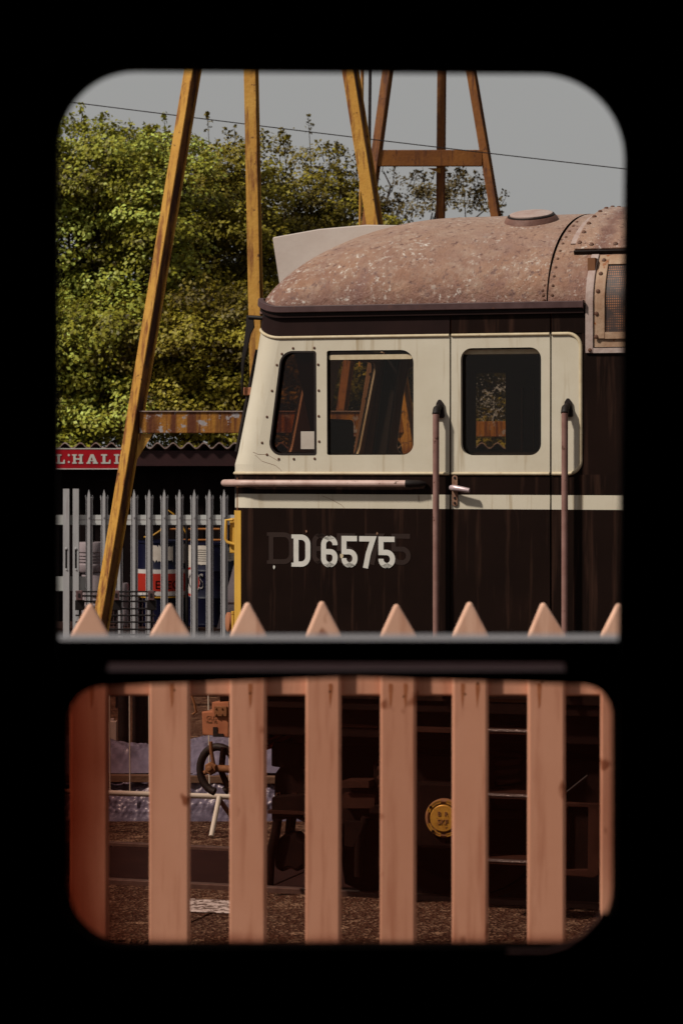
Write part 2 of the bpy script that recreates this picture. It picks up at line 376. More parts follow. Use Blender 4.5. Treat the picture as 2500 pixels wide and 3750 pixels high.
def dirty_glass():
    m = bpy.data.materials.new('dirty_drop_glass'); m.use_nodes = True; t = m.node_tree; t.nodes.clear()
    o = N(t,'ShaderNodeOutputMaterial'); tr = N(t,'ShaderNodeBsdfTransparent')
    v = coord(t, rand=False); sx = N(t,'ShaderNodeSeparateXYZ')
    nz = N(t,'ShaderNodeTexNoise'); nz.inputs['Scale'].default_value = 7; t.links.new(v, nz.inputs['Vector'])
    vm = N(t,'ShaderNodeVectorMath', operation='MULTIPLY_ADD'); vm.inputs[1].default_value = (.06,.06,.06)
    t.links.new(nz.outputs['Color'], vm.inputs[0]); t.links.new(v, vm.inputs[2]); t.links.new(vm.outputs[0], sx.inputs[0])
    def edge(sock, val, sign, width):
        s = N(t,'ShaderNodeMath', operation='MULTIPLY_ADD'); s.inputs[1].default_value = sign/width; s.inputs[2].default_value = -sign*val/width
        s.use_clamp = True; t.links.new(sock, s.inputs[0]); return s.outputs[0]
    # grime gathered along the bottom and side edges of the pane
    es = [edge(sx.outputs[0], -.27, 1, .13), edge(sx.outputs[0], .35, -1, .06), edge(sx.outputs[2], 1.925, 1, .045)]
    pr = es[0]
    for e in es[1:]:
        mu = N(t,'ShaderNodeMath', operation='MULTIPLY'); t.links.new(pr, mu.inputs[0]); t.links.new(e, mu.inputs[1]); pr = mu.outputs[0]
    c = mixc(t, ramp(t, pr, 0, .8), (.34,.12,.07), (.90,.80,.755), 1.0)
    t.links.new(c, tr.inputs[0])
    gl = N(t,'ShaderNodeBsdfDiffuse'); gl.inputs[0].default_value = (.25,.10,.07,1)
    tl = N(t,'ShaderNodeBsdfTranslucent'); tl.inputs[0].default_value = (.45,.12,.07,1)
    mx = N(t,'ShaderNodeMixShader'); mx.inputs[0].default_value = .025
    t.links.new(tr.outputs[0], mx.inputs[1]); t.links.new(tl.outputs[0], mx.inputs[2]); t.links.new(mx.outputs[0], o.inputs[0])
    return m
g_sash = dirty_glass()

# ================================================================== SETTING
gm = MB().add([(-150,-60,-.03),(150,-60,-.03),(150,300,-.03),(-150,300,-.03)], [(0,1,2,3)])
tag(gm.build('ground', m_ground), kind='structure')
pm = MB().box(-14, 14, 3.25, 7.5, -.03, .90)
tag(pm.build('platform', m_plat), kind='structure')

# ------------------------------------------------------------------ loco frame of reference
TH = math.atan(F/31300)
U = Vector((math.cos(TH), -math.sin(TH))); V = Vector((math.sin(TH), math.cos(TH)))
def on_line(px, p0):
    k = (px-CX)/F; s = (k*p0.y-p0.x)/(U.x-k*U.y); return p0+U*s
O2 = on_line(832, Vector((-1.03, 15.4)))
def LP(px, py, Y=0.0):
    k = (px-CX)/F
    s = (k*(O2.y+Y*V.y)-(O2.x+Y*V.x))/(U.x-k*U.y)
    d = O2.y+s*U.y+Y*V.y
    return s, EYE-(py-HY)/F*d
def proj(s, Y, z):
    x = O2.x+s*U.x+Y*V.x; d = O2.y+s*U.y+Y*V.y
    return CX+F*x/d, HY-F*(z-EYE)/d
def LPs(pts, Y=0.0): return [LP(*p, Y) for p in pts]
ROT = -TH
def TR(s, Y, z=0.0):  # loco/track coordinates to world
    p = O2+U*s+V*Y; return Vector((p.x, p.y, z))

# track: rails inset in asphalt
WID = 2.50
for k, Yr in enumerate((.6325, 2.0675)):
    rl = thing('rail', ['near steel rail set flush in the asphalt under the locomotive', 'far steel rail set flush in the asphalt in front of the white barrier'][k],
               'rail', TR(0, Yr), ROT, 'rails of the locomotive track')
    MB().prof((-9,0,-.029),(14,0,-.029), [(-.035,.0),(.035,.0),(.035,.03),(.03,.034),(-.03,.034),(-.035,.03)], side=Vector((0,1,0))).build('head', m_rlhead, rl)
    MB().box(-9,14,-.07,.07,-.16,-.14).build('foot', m_rlhead, rl)
inf = MB()
for a, b in ((.72,1.98),):
    for k in range(-6, 10):
        inf.box(k*1.5+.006, k*1.5+1.494, a, b, -.12, -.006)
o = inf.build('asphalt_infill', m_asphalt, bevel=.006); o.location = TR(0,0); o.rotation_euler = (0,0,ROT); tag(o, kind='structure')
inf2 = MB()
for k in range(-3, 5):
    inf2.box(k*3+.008, k*3+2.992, -1.15, .53, -.12, -.012)
o = inf2.build('asphalt_margin', m_ground, bevel=.006); o.location = TR(0,0); o.rotation_euler = (0,0,ROT); tag(o, kind='structure')
inf3 = MB().box(-9, 14, 2.19, 3.6, -.12, -.014)
o = inf3.build('asphalt_verge', m_ground); o.location = TR(0,0); o.rotation_euler = (0,0,ROT); tag(o, kind='structure')
# worn white paint patch on the near margin
def ground_pt(px, py, z=0.0):
    d = (EYE-z)*F/(py-HY); return Vector(((px-CX)/F*d, d, z))
pp = [ground_pt(690,3290,-.008), ground_pt(850,3298,-.008), ground_pt(855,3345,-.008), ground_pt(690,3338,-.008)]
tag(MB().add(pp, [(0,3,2,1)]).build('painted_patch', m_patch), kind='structure')

# ================================================================== LOCOMOTIVE
loco = thing('locomotive', 'weathered brown and cream diesel locomotive numbered D 6575 with rusty domed roof', 'locomotive', TR(0,0), ROT)
R = .15; ZG = LP(1500,1128)[1]; B = 3.812-ZG
def S0(z):
    pts = [(0,0),(2.40,0),(2.46,.018),(3.07,.150),(3.24,.170),(4,.2)]
    for (a,b),(c,d) in zip(pts, pts[1:]):
        if z <= c: return b+(d-b)*(z-a)/(c-a)
    return .2
def plan(rear=6.0, r=R, n=10, half=False):
    """outline of the body, near side rear to front to far side: (s, Y, ns, nY)"""
    o = [(rear,0,0,-1), (r,0,0,-1)]
    for k in range(1, n+1):
        p = PI/2*k/n; o.append((r-r*math.sin(p), r-r*math.cos(p), -math.sin(p), -math.cos(p)))
    for k in range(1, 6):
        y = r+(WID-2*r)*k/6; o.append((0, y, -1, 0))
    for k in range(0, n+1):
        p = PI/2*k/n; o.append((r-r*math.cos(p), WID-r+r*math.sin(p), -math.cos(p), math.sin(p)))
    o.append((rear, WID, 0, 1)); return o
LIFT = lambda z: .055*min(1, max(0, (z-2.85)/.2))
def band(path, z0, z1, o0, o1, mb=None):
    mb = mb or MB(); n = len(path); vs = []
    for s, Y, a, b in path:
        for z, q in ((z0,o0),(z0,o1),(z1,o1),(z1,o0)):
            vs.append((s+S0(z)+a*q if abs(b) < .999 or s < .2 else s+a*q, Y+b*q, z+LIFT(z)*a*a))
    fs = []
    for i in range(n-1):
        for k in range(4): fs.append((i*4+k, i*4+(k+1)%4, (i+1)*4+(k+1)%4, (i+1)*4+k))
    fs += [(0,1,2,3), tuple((n-1)*4+k for k in (3,2,1,0))]
    mb.add(vs, fs); return mb
P = plan()
def corner_only(p0=0, p1=90, n=12, side=1):
    o = []
    for k in range(n+1):
        p = math.radians(p0+(p1-p0)*k/n)
        y = R-R*math.cos(p); o.append((R-R*math.sin(p), y if side == 1 else WID-y, -math.sin(p), -math.cos(p)*side))
    return o
z_stripe0, z_stripe1 = LP(1500,1863)[1], LP(1500,1811)[1]
z_sill = LP(1500,1737)[1]; z_beadt = LP(1500,1228)[1]; Z0 = 1.14
z_band_top = LP(1500,1150)[1]
sA, sB, sC = LP(1648,1500)[0], LP(2015,1500)[0], LP(2128,1500)[0]
sRear = 6.0; T = .012; G = .0045
# front corner bands (both sides)
for side in (1, -1):
    cp_ = corner_only(0, 90, 12, side)
    band(cp_, Z0, z_stripe0-.012 if False else z_stripe0, -T, 0).build('corner_panel', m_dark, loco, smooth=40)
    band(cp_, z_stripe0, z_stripe1, -T, .0).build('corner_stripe', m_cream, loco, smooth=40)
    band(cp_, z_stripe1, z_sill, -T, 0).build('corner_panel', m_dark, loco, smooth=40)
    # raked part above, in slices
    mb = MB(); zs = [z_sill, 2.40, 2.46, 2.6, 2.75, 2.9, z_beadt]
    for a, b in zip(zs, zs[1:]): band(cp_, a, b, -T, 0, mb)
    mb.build('corner_pillar', m_cream, loco, smooth=40)
    # yellow warning panel wraps the corner
    band(corner_only(30, 90, 10, side), Z0+.01, z_stripe0-.016, 0, .004).build('warning_panel', m_yellow, loco, smooth=40)
# front face
fr = [(-0.0, R), (0.0, WID-R)]
MB().box(0, T, R, WID-R, Z0, z_sill).build('nose_panel', m_dark, loco)
MB().box(-.004, -.0005, R+.002, WID-R-.002, Z0+.01, z_stripe0-.016).build('warning_panel', m_yellow, loco)
MB().box(-.003, -.0004, R+.002, WID-R-.002, z_stripe0, z_stripe1).build('nose_stripe', m_cream, loco)
# raked windscreen wall, built flat then tilted
rake = math.atan2(S0(z_beadt)-S0(z_sill), z_beadt-z_sill); Lr = (z_beadt-z_sill)/math.cos(rake)
ws = []
for a, b in ((R+.10, WID/2-.28), (WID/2+.28, WID-R-.10)):
    ws.append(rnd(rect(a, .10, b, Lr-.07), .07))
wl = [rect(R, 0, WID-R, Lr)]+ws
wo = plate('windscreen_wall', wl, 0, .012, m_cream, loco)
# plate lies in local x-z with depth y; rotate so x->Y and depth->s, then lean back
WM = Matrix.Translation((S0(z_sill)+.012,0,z_sill)) @ Matrix.Rotation(rake,4,'Y') @ Matrix(((0,1,0,0),(1,0,0,0),(0,0,1,0),(0,0,0,1))) @ Matrix.Translation((0,-.012,0))
wo.matrix_local = WM
for lp in ws:
    g = plate('windscreen', [[(p[0],p[1]) for p in lp]], .004, .006, g_clear, loco); g.matrix_local = WM
    # rubber edging standing off the glass
    big = [(p[0],p[1]) for p in rnd(rect(min(q[0] for q in lp)-.02, min(q[1] for q in lp)-.02, max(q[0] for q in lp)+.02, max(q[1] for q in lp)+.02), .09)]
    f = plate('windscreen_frame', [big, lp], -.014, -.0005, m_gasket, g)

# ---- near and far side plates
def both(name, loops, y0, y1, mat, bevel=0.0, far=True, floops=None):
    o = plate(name, loops, y0, y1, mat, loco, bevel)
    if far:
        me = plate_mesh(name, floops, y0, y1, bevel) if floops else o.data.copy(); me.materials.clear(); me.materials.append(mat); n = len(me.vertices); co = np.empty(n*3, np.float32); me.vertices.foreach_get('co', co); co = co.reshape(-1,3)
        co[:,1] = WID-co[:,1]; me.vertices.foreach_set('co', co.ravel()); me.flip_normals(); me.update()
        mk(name, me, mat, loco)
    return o
# quarter window and main window in the cab side
qw = LPs([(850+240/1.96+9,1000+1305/1.96),(850+603/1.96,1000+1305/1.96),(850+600/1.96,1000+560/1.96),(850+352/1.96,1000+560/1.96)])
qw = rnd(qw, [.065,.012,.012,.075])
mw = rnd(LPs([(850+680/1.96,1000+1306/1.96),(850+1300/1.96,1000+1304/1.96),(850+1300/1.96,1000+551/1.96),(850+678/1.96,1000+557/1.96)]), [.01,.06,.07,.012])
dw = rnd(LPs([(1500+366/1.96,1000+1308/1.96),(1500+940/1.96,1000+1307/1.96),(1500+940/1.96,1000+532/1.96),(1500+364/1.96,1000+540/1.96)]), .06)
def front_edge(z): return S0(z)+R
cs = [(front_edge(z_sill), z_sill), (sA-G, z_sill), (sA-G, z_beadt), (front_edge(z_beadt), z_beadt), (front_edge(2.46), 2.46), (front_edge(2.40), 2.40)]
fqw = [(p[0]-.040, p[1]) for p in qw]
both('cab_side', [cs, qw, mw], 0, T, m_cream, floops=[cs, fqw, mw])
both('lower_side_panel', [[(R, Z0), (sA-G, Z0), (sA-G, z_stripe0), (R, z_stripe0)]], 0, T, m_dark)
both('waist_stripe', [[(R, z_stripe0), (sA-G, z_stripe0), (sA-G, z_stripe1), (R, z_stripe1)]], 0, T, m_cream)
both('waist_panel', [[(R, z_stripe1), (sA-G, z_stripe1), (sA-G, z_sill), (R, z_sill)]], 0, T, m_dark)
# upper dark band under the gutter
for a, b in ((None, sA-G), (sA+G, sB-G), (sB+G, LP(2138,1180)[0])):
    if a is None: continue
    both('cantrail_panel', [rect(a, z_beadt, b, z_band_top)], 0, T, m_dark)
mb = MB(); pth = [(sA-G,0,0,-1)]+[p for p in P[1:]][:-1]+[(sA-G,WID,0,1)]
zs = np.linspace(z_beadt, z_band_top, 3)
for a, b in zip(zs, zs[1:]): band(pth, a, b, -T, 0, mb)
mb.build('cantrail_panel', m_band, loco, smooth=40)
# door
door = plate('cab_door', [rect(sA+G, Z0+.02, sB-G, z_stripe0)], .001, T+.02, m_dark, loco)
plate('door_waist', [rect(sA+G, z_stripe1, sB-G, z_sill)], .001, T+.02, m_dark, door)
plate('door_stripe', [rect(sA+G, z_stripe0, sB-G, z_stripe1)], .0005, T+.02, m_cream, door)
plate('door_upper', [rect(sA+G, z_sill, sB-G, z_beadt), dw], .0, T+.02, m_cream, door, )
# far-side door in one
both('rear_side_panel', [rect(sB+G, Z0, sRear, z_stripe0)], 0, T, m_dark)
both('waist_stripe', [rect(sB+G, z_stripe0, LP(2273,1840)[0]+.4, z_stripe1)], 0, T, m_cream)
both('waist_panel', [rect(sB+G, z_stripe1, sRear, z_sill)], 0, T, m_dark)
both('cab_side_rear', [rnd([(sB+G, z_sill), (sC, z_sill), (sC, z_beadt), (sB+G, z_beadt)], [0,.07,.07,0])], 0, T, m_cream)
# dark body behind the cream, up to the cantrail
outl = [(sC+.001, z_sill), (sRear, z_sill), (sRear, ZG), (LP(2138,1180)[0]+.001, ZG), (LP(2138,1180)[0]+.001, z_beadt), (sC+.001, z_beadt)]
both('rear_side_panel', [outl], .001, T, m_dark)
both('corner_fillet', [rect(sB+.08, z_sill-.0, sC+.0, z_beadt)], .004, T+.004, m_dark)
fd = plate('cab_door', [rect(sA+G, Z0+.02, sB-G, z_beadt), dw], WID-T, WID-.001, m_cream, loco)

# beads (raised mouldings) above and below the cream
def bead(pts, r, name='bead'):
    return MB().tube([(p[0], p[1], p[2]) for p in pts], r, 8).build(name, m_bead, loco, smooth=60)
def ring_path(z, off=.0, end=None):
    q = [(end,-off,z)]
    for s,Y,a,b in P[1:-1]: q.append((s+S0(z)+a*off, Y+b*off, z+LIFT(z)*a*a))
    q.append((end, WID+off, z)); return q
bead(ring_path(z_beadt-.004, .001, sA-.007), .009)
bead(ring_path(z_sill+.004, .001, sA-.007), .009)
bead([(sA+.007,-.001,z_beadt-.004),(sB-.007,-.001,z_beadt-.004)], .009)
bead([(sA+.007,-.001,z_sill+.004),(sB-.007,-.001,z_sill+.004)], .009)
cor = rnd([(sB+.007, z_sill+.004), (sC-.004, z_sill+.004), (sC-.004, z_beadt-.004), (sB+.007, z_beadt-.004)], [0,.07,.07,0], 10)
bead([(p[0], -.001, p[1]) for p in cor], .010)

# window panes, frames, top rails, rubbers
def offs(lp, d):
    cx = sum(p[0] for p in lp)/len(lp); cz = sum(p[1] for p in lp)/len(lp); n = len(lp); o = []
    for i in range(n):
        a = Vector(lp[i-1]); b = Vector(lp[(i+1)%n]); t = (b-a)
        if t.length < 1e-9: o.append(lp[i]); continue
        t.normalize(); nn = Vector((t.y,-t.x))
        if nn.dot(Vector((lp[i][0]-cx, lp[i][1]-cz))) < 0: nn = -nn
        o.append((lp[i][0]+nn.x*d, lp[i][1]+nn.y*d))
    return o
def window(lp, gmat, wid_rubber, name='cab_window', parent=None, rail=None, y=0.0):
    p = plate(name, [offs(lp, -.004)], T+.018+y, T+.021+y, gmat, parent or loco)
    plate('rubber', [offs(lp, .010), offs(lp, -wid_rubber)], T+.0225+y, T+.030+y, m_gasket, p)
    if rail:
        x0 = min(q[0] for q in lp)+.008; x1 = max(q[0] for q in lp)-.012
        plate('sash_rail', [rnd(rect(x0, rail[1], x1, rail[0]), .006)], T+.003+y, T+.015+y, m_bead, p)
    return p
q1 = window(qw, g_quarter, .016)
m1 = window(mw, g_cab, .006, rail=(LP(1400,1000+583/1.96)[1], LP(1400,1000+618/1.96)[1]))
d1 = window(dw, g_cab, .014, 'door_window', door, rail=(LP(1800,1000+546/1.96)[1], LP(1800,1000+580/1.96)[1]), y=.02)
for lp, gm_ in ((fqw,g_clear),(mw,g_clear),(dw,g_clear)):
    plate('cab_window', [offs(lp,-.004)], WID-T-.021, WID-T-.018, gm_, loco)
# gasket line round the quarter window on the outside
plate('rubber', [offs(qw, .001), offs(qw, -.010)], -.002, .004, m_gasket, q1)
# paper notice behind the quarter window
nl = LPs([(850+482/1.96,1000+1263/1.96),(850+583/1.96,1000+1263/1.96),(850+583/1.96,1000+1136/1.96),(850+482/1.96,1000+1136/1.96)])
plate('notice', [nl], T+.012, T+.014, m_paper, loco)
# screws round the quarter window
rv = MB().lathe([(.0075,0),(.006,.003),(.001,.004)], (0,0,0), (0,-1,0), 8).mesh('rivet')
rv.materials.append(m_rivet)
def rivet(s, Y, z, rot=None, sc=1):
    o = bpy.data.objects.new('rivet', rv); C.objects.link(o); o.parent = loco; o.location = (s,Y,z); o.scale = (sc,sc,sc)
    if rot: o.rotation_euler = rot
    return o
for zx, zy in ((437,540),(589,537),(357,580),(321,660),(286,845),(250,1032),(215,1218),(250,1303),(335,1335),(443,1335),(592,1332),(617,657),(621,843),(621,1027),(624,1209)):
    s_, z_ = LP(850+zx/1.96, 1000+zy/1.96); rivet(s_, -.0005, z_)

# ---- roof
def sec(al, off=0.0, b=B):
    """body section: al<0 runs down the vertical side (metres), al 0..pi/2 over the arch"""
    a = WID/2
    if al < 0: return (-off, ZG+al)
    n = Vector((-math.cos(al)/a, math.sin(al)/b)).normalized()
    return (a*(1-math.cos(al))+n.x*off, ZG+b*math.sin(al)+n.y*off)
def invsec(px, py, lo=-.6, hi=1.5):
    best = None
    for al in np.linspace(lo, hi, 400):
        Y, z = sec(al); s, zz = LP(px, py, Y); e = abs(zz-z)
        if best is None or e < best[0]-1e-6: best = (e, s, al)
    return best[1], best[2]
LD = .95
def gfront(s, z0=.12):
    q = min(1, max(0, (s-z0)/LD)); return (1-(1-q)**2.1)**(1/2.25)
SJ = None
s_join, _ = invsec(1500+1000/1.96-8, 1000+100/1.96)
ns, na = 60, 48; vs = []; fs = []
ss = [S0(ZG)-.055+(s_join-S0(ZG)+.055)*(i/ns)**1.7 for i in range(ns+1)]
for s in ss:
    g = gfront(s, S0(ZG)-.06)
    # round the plan corners of the dome like the body
    e = s-S0(ZG)+.06; inset = 0
    rr = .26
    if e < rr: inset = rr-math.sqrt(max(0, rr*rr-(rr-max(e,0))**2))
    for k in range(na+1):
        al = PI*k/na
        Y = inset+(WID-2*inset)*(1-math.cos(al))/2; z = ZG-.01+(B+.01)*math.sin(al)**.90*g
        vs.append((s, Y, z))
for i in range(ns):
    for k in range(na):
        a = i*(na+1)+k; fs.append((a, a+1, a+na+2, a+na+1))
fs.append(tuple(range(na,-1,-1)))
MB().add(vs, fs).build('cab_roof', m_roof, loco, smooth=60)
def arch_strip(s0, s1, a0, a1, o0, o1, n=24, b=B):
    """curved plate following the section between al=a0..a1"""
    vs = []
    for k in range(n+1):
        al = a0+(a1-a0)*k/n
        for s, o in ((s0,o0),(s1,o0),(s1,o1),(s0,o1)):
            Y, z = sec(al, o, b); vs.append((s, Y, z))
    fs = []
    for k in range(n):
        for j in range(4): fs.append((k*4+j, k*4+(j+1)%4, (k+1)*4+(j+1)%4, (k+1)*4+j))
    fs += [(3,2,1,0), tuple(n*4+j for j in (0,1,2,3))]
    return MB().add(vs, fs)
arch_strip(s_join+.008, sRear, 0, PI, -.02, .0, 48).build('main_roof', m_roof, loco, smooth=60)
arch_strip(s_join-.003, s_join+.010, 0.02, PI-.02, -.05, -.012, 40).build('roof_joint', m_gasket, loco, smooth=60)
# lapped strips beside the joint
s_l0, _ = invsec(1900+700/3.617, 700+780/3.617); 
arch_strip(s_join+.075, s_join+.115, .62, PI-.62, -.003, .007, 30).build('roof_strip', m_roofl, loco, smooth=60)
# raised exhaust cover panel
s_c, al_c = invsec(1900+735/3.617, 700+825/3.617)
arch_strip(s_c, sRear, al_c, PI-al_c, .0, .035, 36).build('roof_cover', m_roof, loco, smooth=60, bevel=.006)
arch_strip(s_c-.002, sRear, al_c-.014, al_c-.001, .0, .022, 4).build('cover_lip_shade', m_gasket, loco)  # lip coloured black to give the cover its thin shadow edge
for k in range(9):
    al = al_c+.06+k*.13; Y, z = sec(al, .037); rivet(s_c+.022, Y, z, (-al, 0, 0), 1.7)
for k in range(6):
    Y, z = sec(al_c+.035, .037); rivet(s_c+.09+k*.13, Y, z, (-al_c, 0, 0), 1.7)
for k in range(22):
    al = .05+k*.045
    Y, z = sec(al, .001); rivet(s_join-.014-.004*(k%3), Y, z, (-al, 0, 0), 1.15)
    if k % 2: rivet(s_join+.03, Y, z, (-al, 0, 0), 1.1)
# grille with frames on the roof shoulder
s_f0, al_f1 = invsec(1900+985/3.617, 700+870/3.617)
s_fl, al_f0 = invsec(1900+880/3.617, 700+2140/3.617)
s_f0 = s_fl
def gs(zx, zy): return invsec(1900+zx/3.617, 700+zy/3.617)
aF0 = al_f0; aF1 = al_c-.03
gr = arch_strip(s_f0, s_f0+.042, aF0, aF1, .0, .012, 16).build('grille_border', m_roofl, loco, smooth=60, bevel=.003)
arch_strip(s_f0+.042, sRear, aF0, aF0+.026, .0, .012, 3).build('grille_border', m_roofl, loco)
arch_strip(s_f0+.046, sRear, aF0+.031, aF1, -.004, .004, 14).build('grille_back', m_frame, loco, smooth=60)
aI0 = gs(1000,1960)[1]; aI1 = gs(1100,930)[1]
arch_strip(s_f0+.058, s_f0+.105, aI0, aI1, .004, .016, 14).build('grille_frame', m_frame, loco, smooth=60, bevel=.003)
arch_strip(s_f0+.105, sRear, aI0, aI0+.035, .004, .016, 3).build('grille_frame', m_frame, loco)
arch_strip(s_f0+.105, sRear, aI1-.05, aI1, .004, .016, 3).build('grille_frame', m_frame, loco)
def mesh_mat():
    m, t, b = nodes('grille_mesh'); v = coord(t, rand=False)
    wa = N(t,'ShaderNodeTexWave'); wa.inputs['Scale'].default_value = 30; wa.inputs['Distortion'].default_value = .6; wa.bands_direction = 'X'
    wb = N(t,'ShaderNodeTexWave'); wb.inputs['Scale'].default_value = 24; wb.bands_direction = 'Z'; wb.inputs['Distortion'].default_value = .6
    t.links.new(v, wa.inputs['Vector']); t.links.new(v, wb.inputs['Vector'])
    mu = N(t,'ShaderNodeMath', operation='MULTIPLY'); t.links.new(wa.outputs['Fac'], mu.inputs[0]); t.links.new(wb.outputs['Fac'], mu.inputs[1])
    c = mixc(t, ramp(t, mu.outputs[0], .12, .5), (.015,.004,.003), (.34,.12,.04))
    c = mixc(t, ramp(t, noise(t, v, 9, 4), .42, .58), c, (.025,.008,.005))
    t.links.new(c, b.inputs['Base Color']); b.inputs['Roughness'].default_value = .6; return m
arch_strip(s_f0+.105, sRear, aI0+.035, aI1-.05, .004, .007, 14).build('grille_mesh', mesh_mat(), loco, smooth=60)
for zx, zy in ((1025,1935),(1030,1622),(1050,1338),(1085,1118),(1128,945)):
    s_, al = gs(zx, zy); Y, z = sec(al, .017); rivet(s_, Y, z, (-max(al,0),0,0), 1.6)
s_, al = gs(940,2110); Y, z = sec(al, .013); rivet(s_, Y, z, None, 1.4)
# gutter
s_ge = LP(2138,1125)[0]
pth = [(s_ge,0,0,-1)]+P[1:-1]+[(s_ge,WID,0,1)]
zt, zb = LP(1500,1113)[1], LP(1500,1139)[1]
band(pth, zb, zt, .004, .034).build('gutter', m_gut, loco, smooth=40, bevel=.004)
band(pth, zb-.012, zb-.0006, -.002, .012).build('gutter_shade', m_gasket, loco, smooth=40)  # black strip painted as the shadowed gap under the gutter
band(pth, zb-.026, zb-.0126, -.002, .018).build('gutter_bead', m_band, loco, smooth=40)
# headcode box
hb = []
Yn = 1.0
a_ = LP(625*K, 545*K, Yn); b_ = LP(641*K, 632*K, Yn); c_ = LP(840*K, 516*K, Yn); d_ = LP(700*K, 640*K, Yn); e_ = LP(860*K, 560*K, Yn)
prof_ = [(b_[0], b_[1]-.05), (d_[0], d_[1]-.1), (e_[0]+.3, e_[1]-.05), (c_[0]+.25, c_[1]-.01), (c_[0], c_[1]), (.5*(a_[0]+c_[0]), .5*(a_[1]+c_[1])+.012), (a_[0], a_[1])]
plate('headcode_box', [rnd(prof_, [0,0,0,0,.05,.05,.012])], Yn, WID-Yn, m_visor, loco, .006)
# roof vent
sv, av = invsec(1945, 812, .2, 1.5); Yv, zv = sec(min(av, 1.15)); nv = Vector((0,-math.cos(av)/(WID/2), math.sin(av)/B)).normalized()
vent = MB().lathe([(.190,-.05),(.190,-.004),(.152,.002),(.146,.016),(.134,.032)], (sv,Yv,zv), nv, 36).build('roof_vent', m_vent, loco, smooth=35)
MB().lathe([(.128,.030),(.130,.034),(.128,.040)], (sv,Yv,zv), nv, 36).build('vent_seal', m_gasket, vent)
MB().lathe([(.118,.03),(.118,.046),(.10,.051),(.02,.054)], (sv,Yv,zv), nv, 36).build('vent_lid', m_roofl, vent, smooth=40)

# ---- handrails, handle, grab bar
for px, topy in ((1607,1510),(2076,1506)):
    s0, zt_ = LP(px, topy); zbm = 1.20; h = thing('x','x','x'); bpy.data.objects.remove(h)
    hr = MB().tube([(s0,-.060,zt_-.01),(s0,-.060,zbm)], .0175, 12).build('handrail', m_rail, loco, smooth=50)
    pl = rnd([(s0-.026,zt_-.03),(s0+.034,zt_-.03),(s0+.024,zt_+.05),(s0+.004,zt_+.075),(s0-.012,zt_+.05)], .01)
    plate('mount_plate', [pl], -.016, -.001, m_gasket, hr, .003)
    MB().tube([(s0+.004,-.01,zt_+.03),(s0,-.045,zt_+.015),(s0,-.060,zt_-.012)], [.017,.021,.021], 10).build('mount_knuckle', m_rubber, hr, smooth=60)
    MB().tube([(s0,-.012,zbm+.02),(s0,-.06,zbm)], .016, 8).build('mount_knuckle', m_rail, hr, smooth=60)
s0, z0 = LP(816+13,1766); s1, z1 = LP(1495,1771); s2, z2 = LP(1560,1770)
pts = [(s1,-.045,z1)]; pts.append((R,-.045,z1))
for k in range(1, 9):
    p = PI/2*k/8; rr = R+.045; pts.append((R-rr*math.sin(p)-.02*k/8, R-rr*math.cos(p), z1))
for k in range(1, 4): pts.append((-.065, R+.3*k, z1))
gb = MB().tube(pts, .0185, 12).build('grab_rail', m_grab, loco, smooth=50)
MB().tube([(s1-.002,-.045,z1),(s2-.03,-.040,z1),(s2,-.012,z1)], [.021,.019,.010], 10).build('end_socket', m_rubber, gb, smooth=60)
# bracket at the front
MB().tube([(-.065,R+.9,z1),(.0,R+.9,z1)], .014, 8).build('end_socket', m_rubber, gb, smooth=60)
hpx = LPs([(1655,1853),(1676,1853),(1676,1741),(1655,1741)])
hp = plate('handle_plate', [rnd(hpx, .014)], -.010, -.001, m_hplate, loco, .002)
a_ = LP(1660,1786); b_ = LP(1727,1796)
MB().tube([(a_[0],-.008,a_[1]),(a_[0],-.038,a_[1]),(a_[0]+.02,-.048,a_[1]-.001),(b_[0],-.050,b_[1])], [.012,.015,.016,.013], 10).build('lever', m_handle, hp, smooth=60)
for yy in (1750,1824,1842):
    s_, z_ = LP(1666,yy); MB().lathe([(.0075,0),(.005,.005)], (s_,-.010,z_), (0,-1,0), 10).build('keyhole', m_gasket, hp)

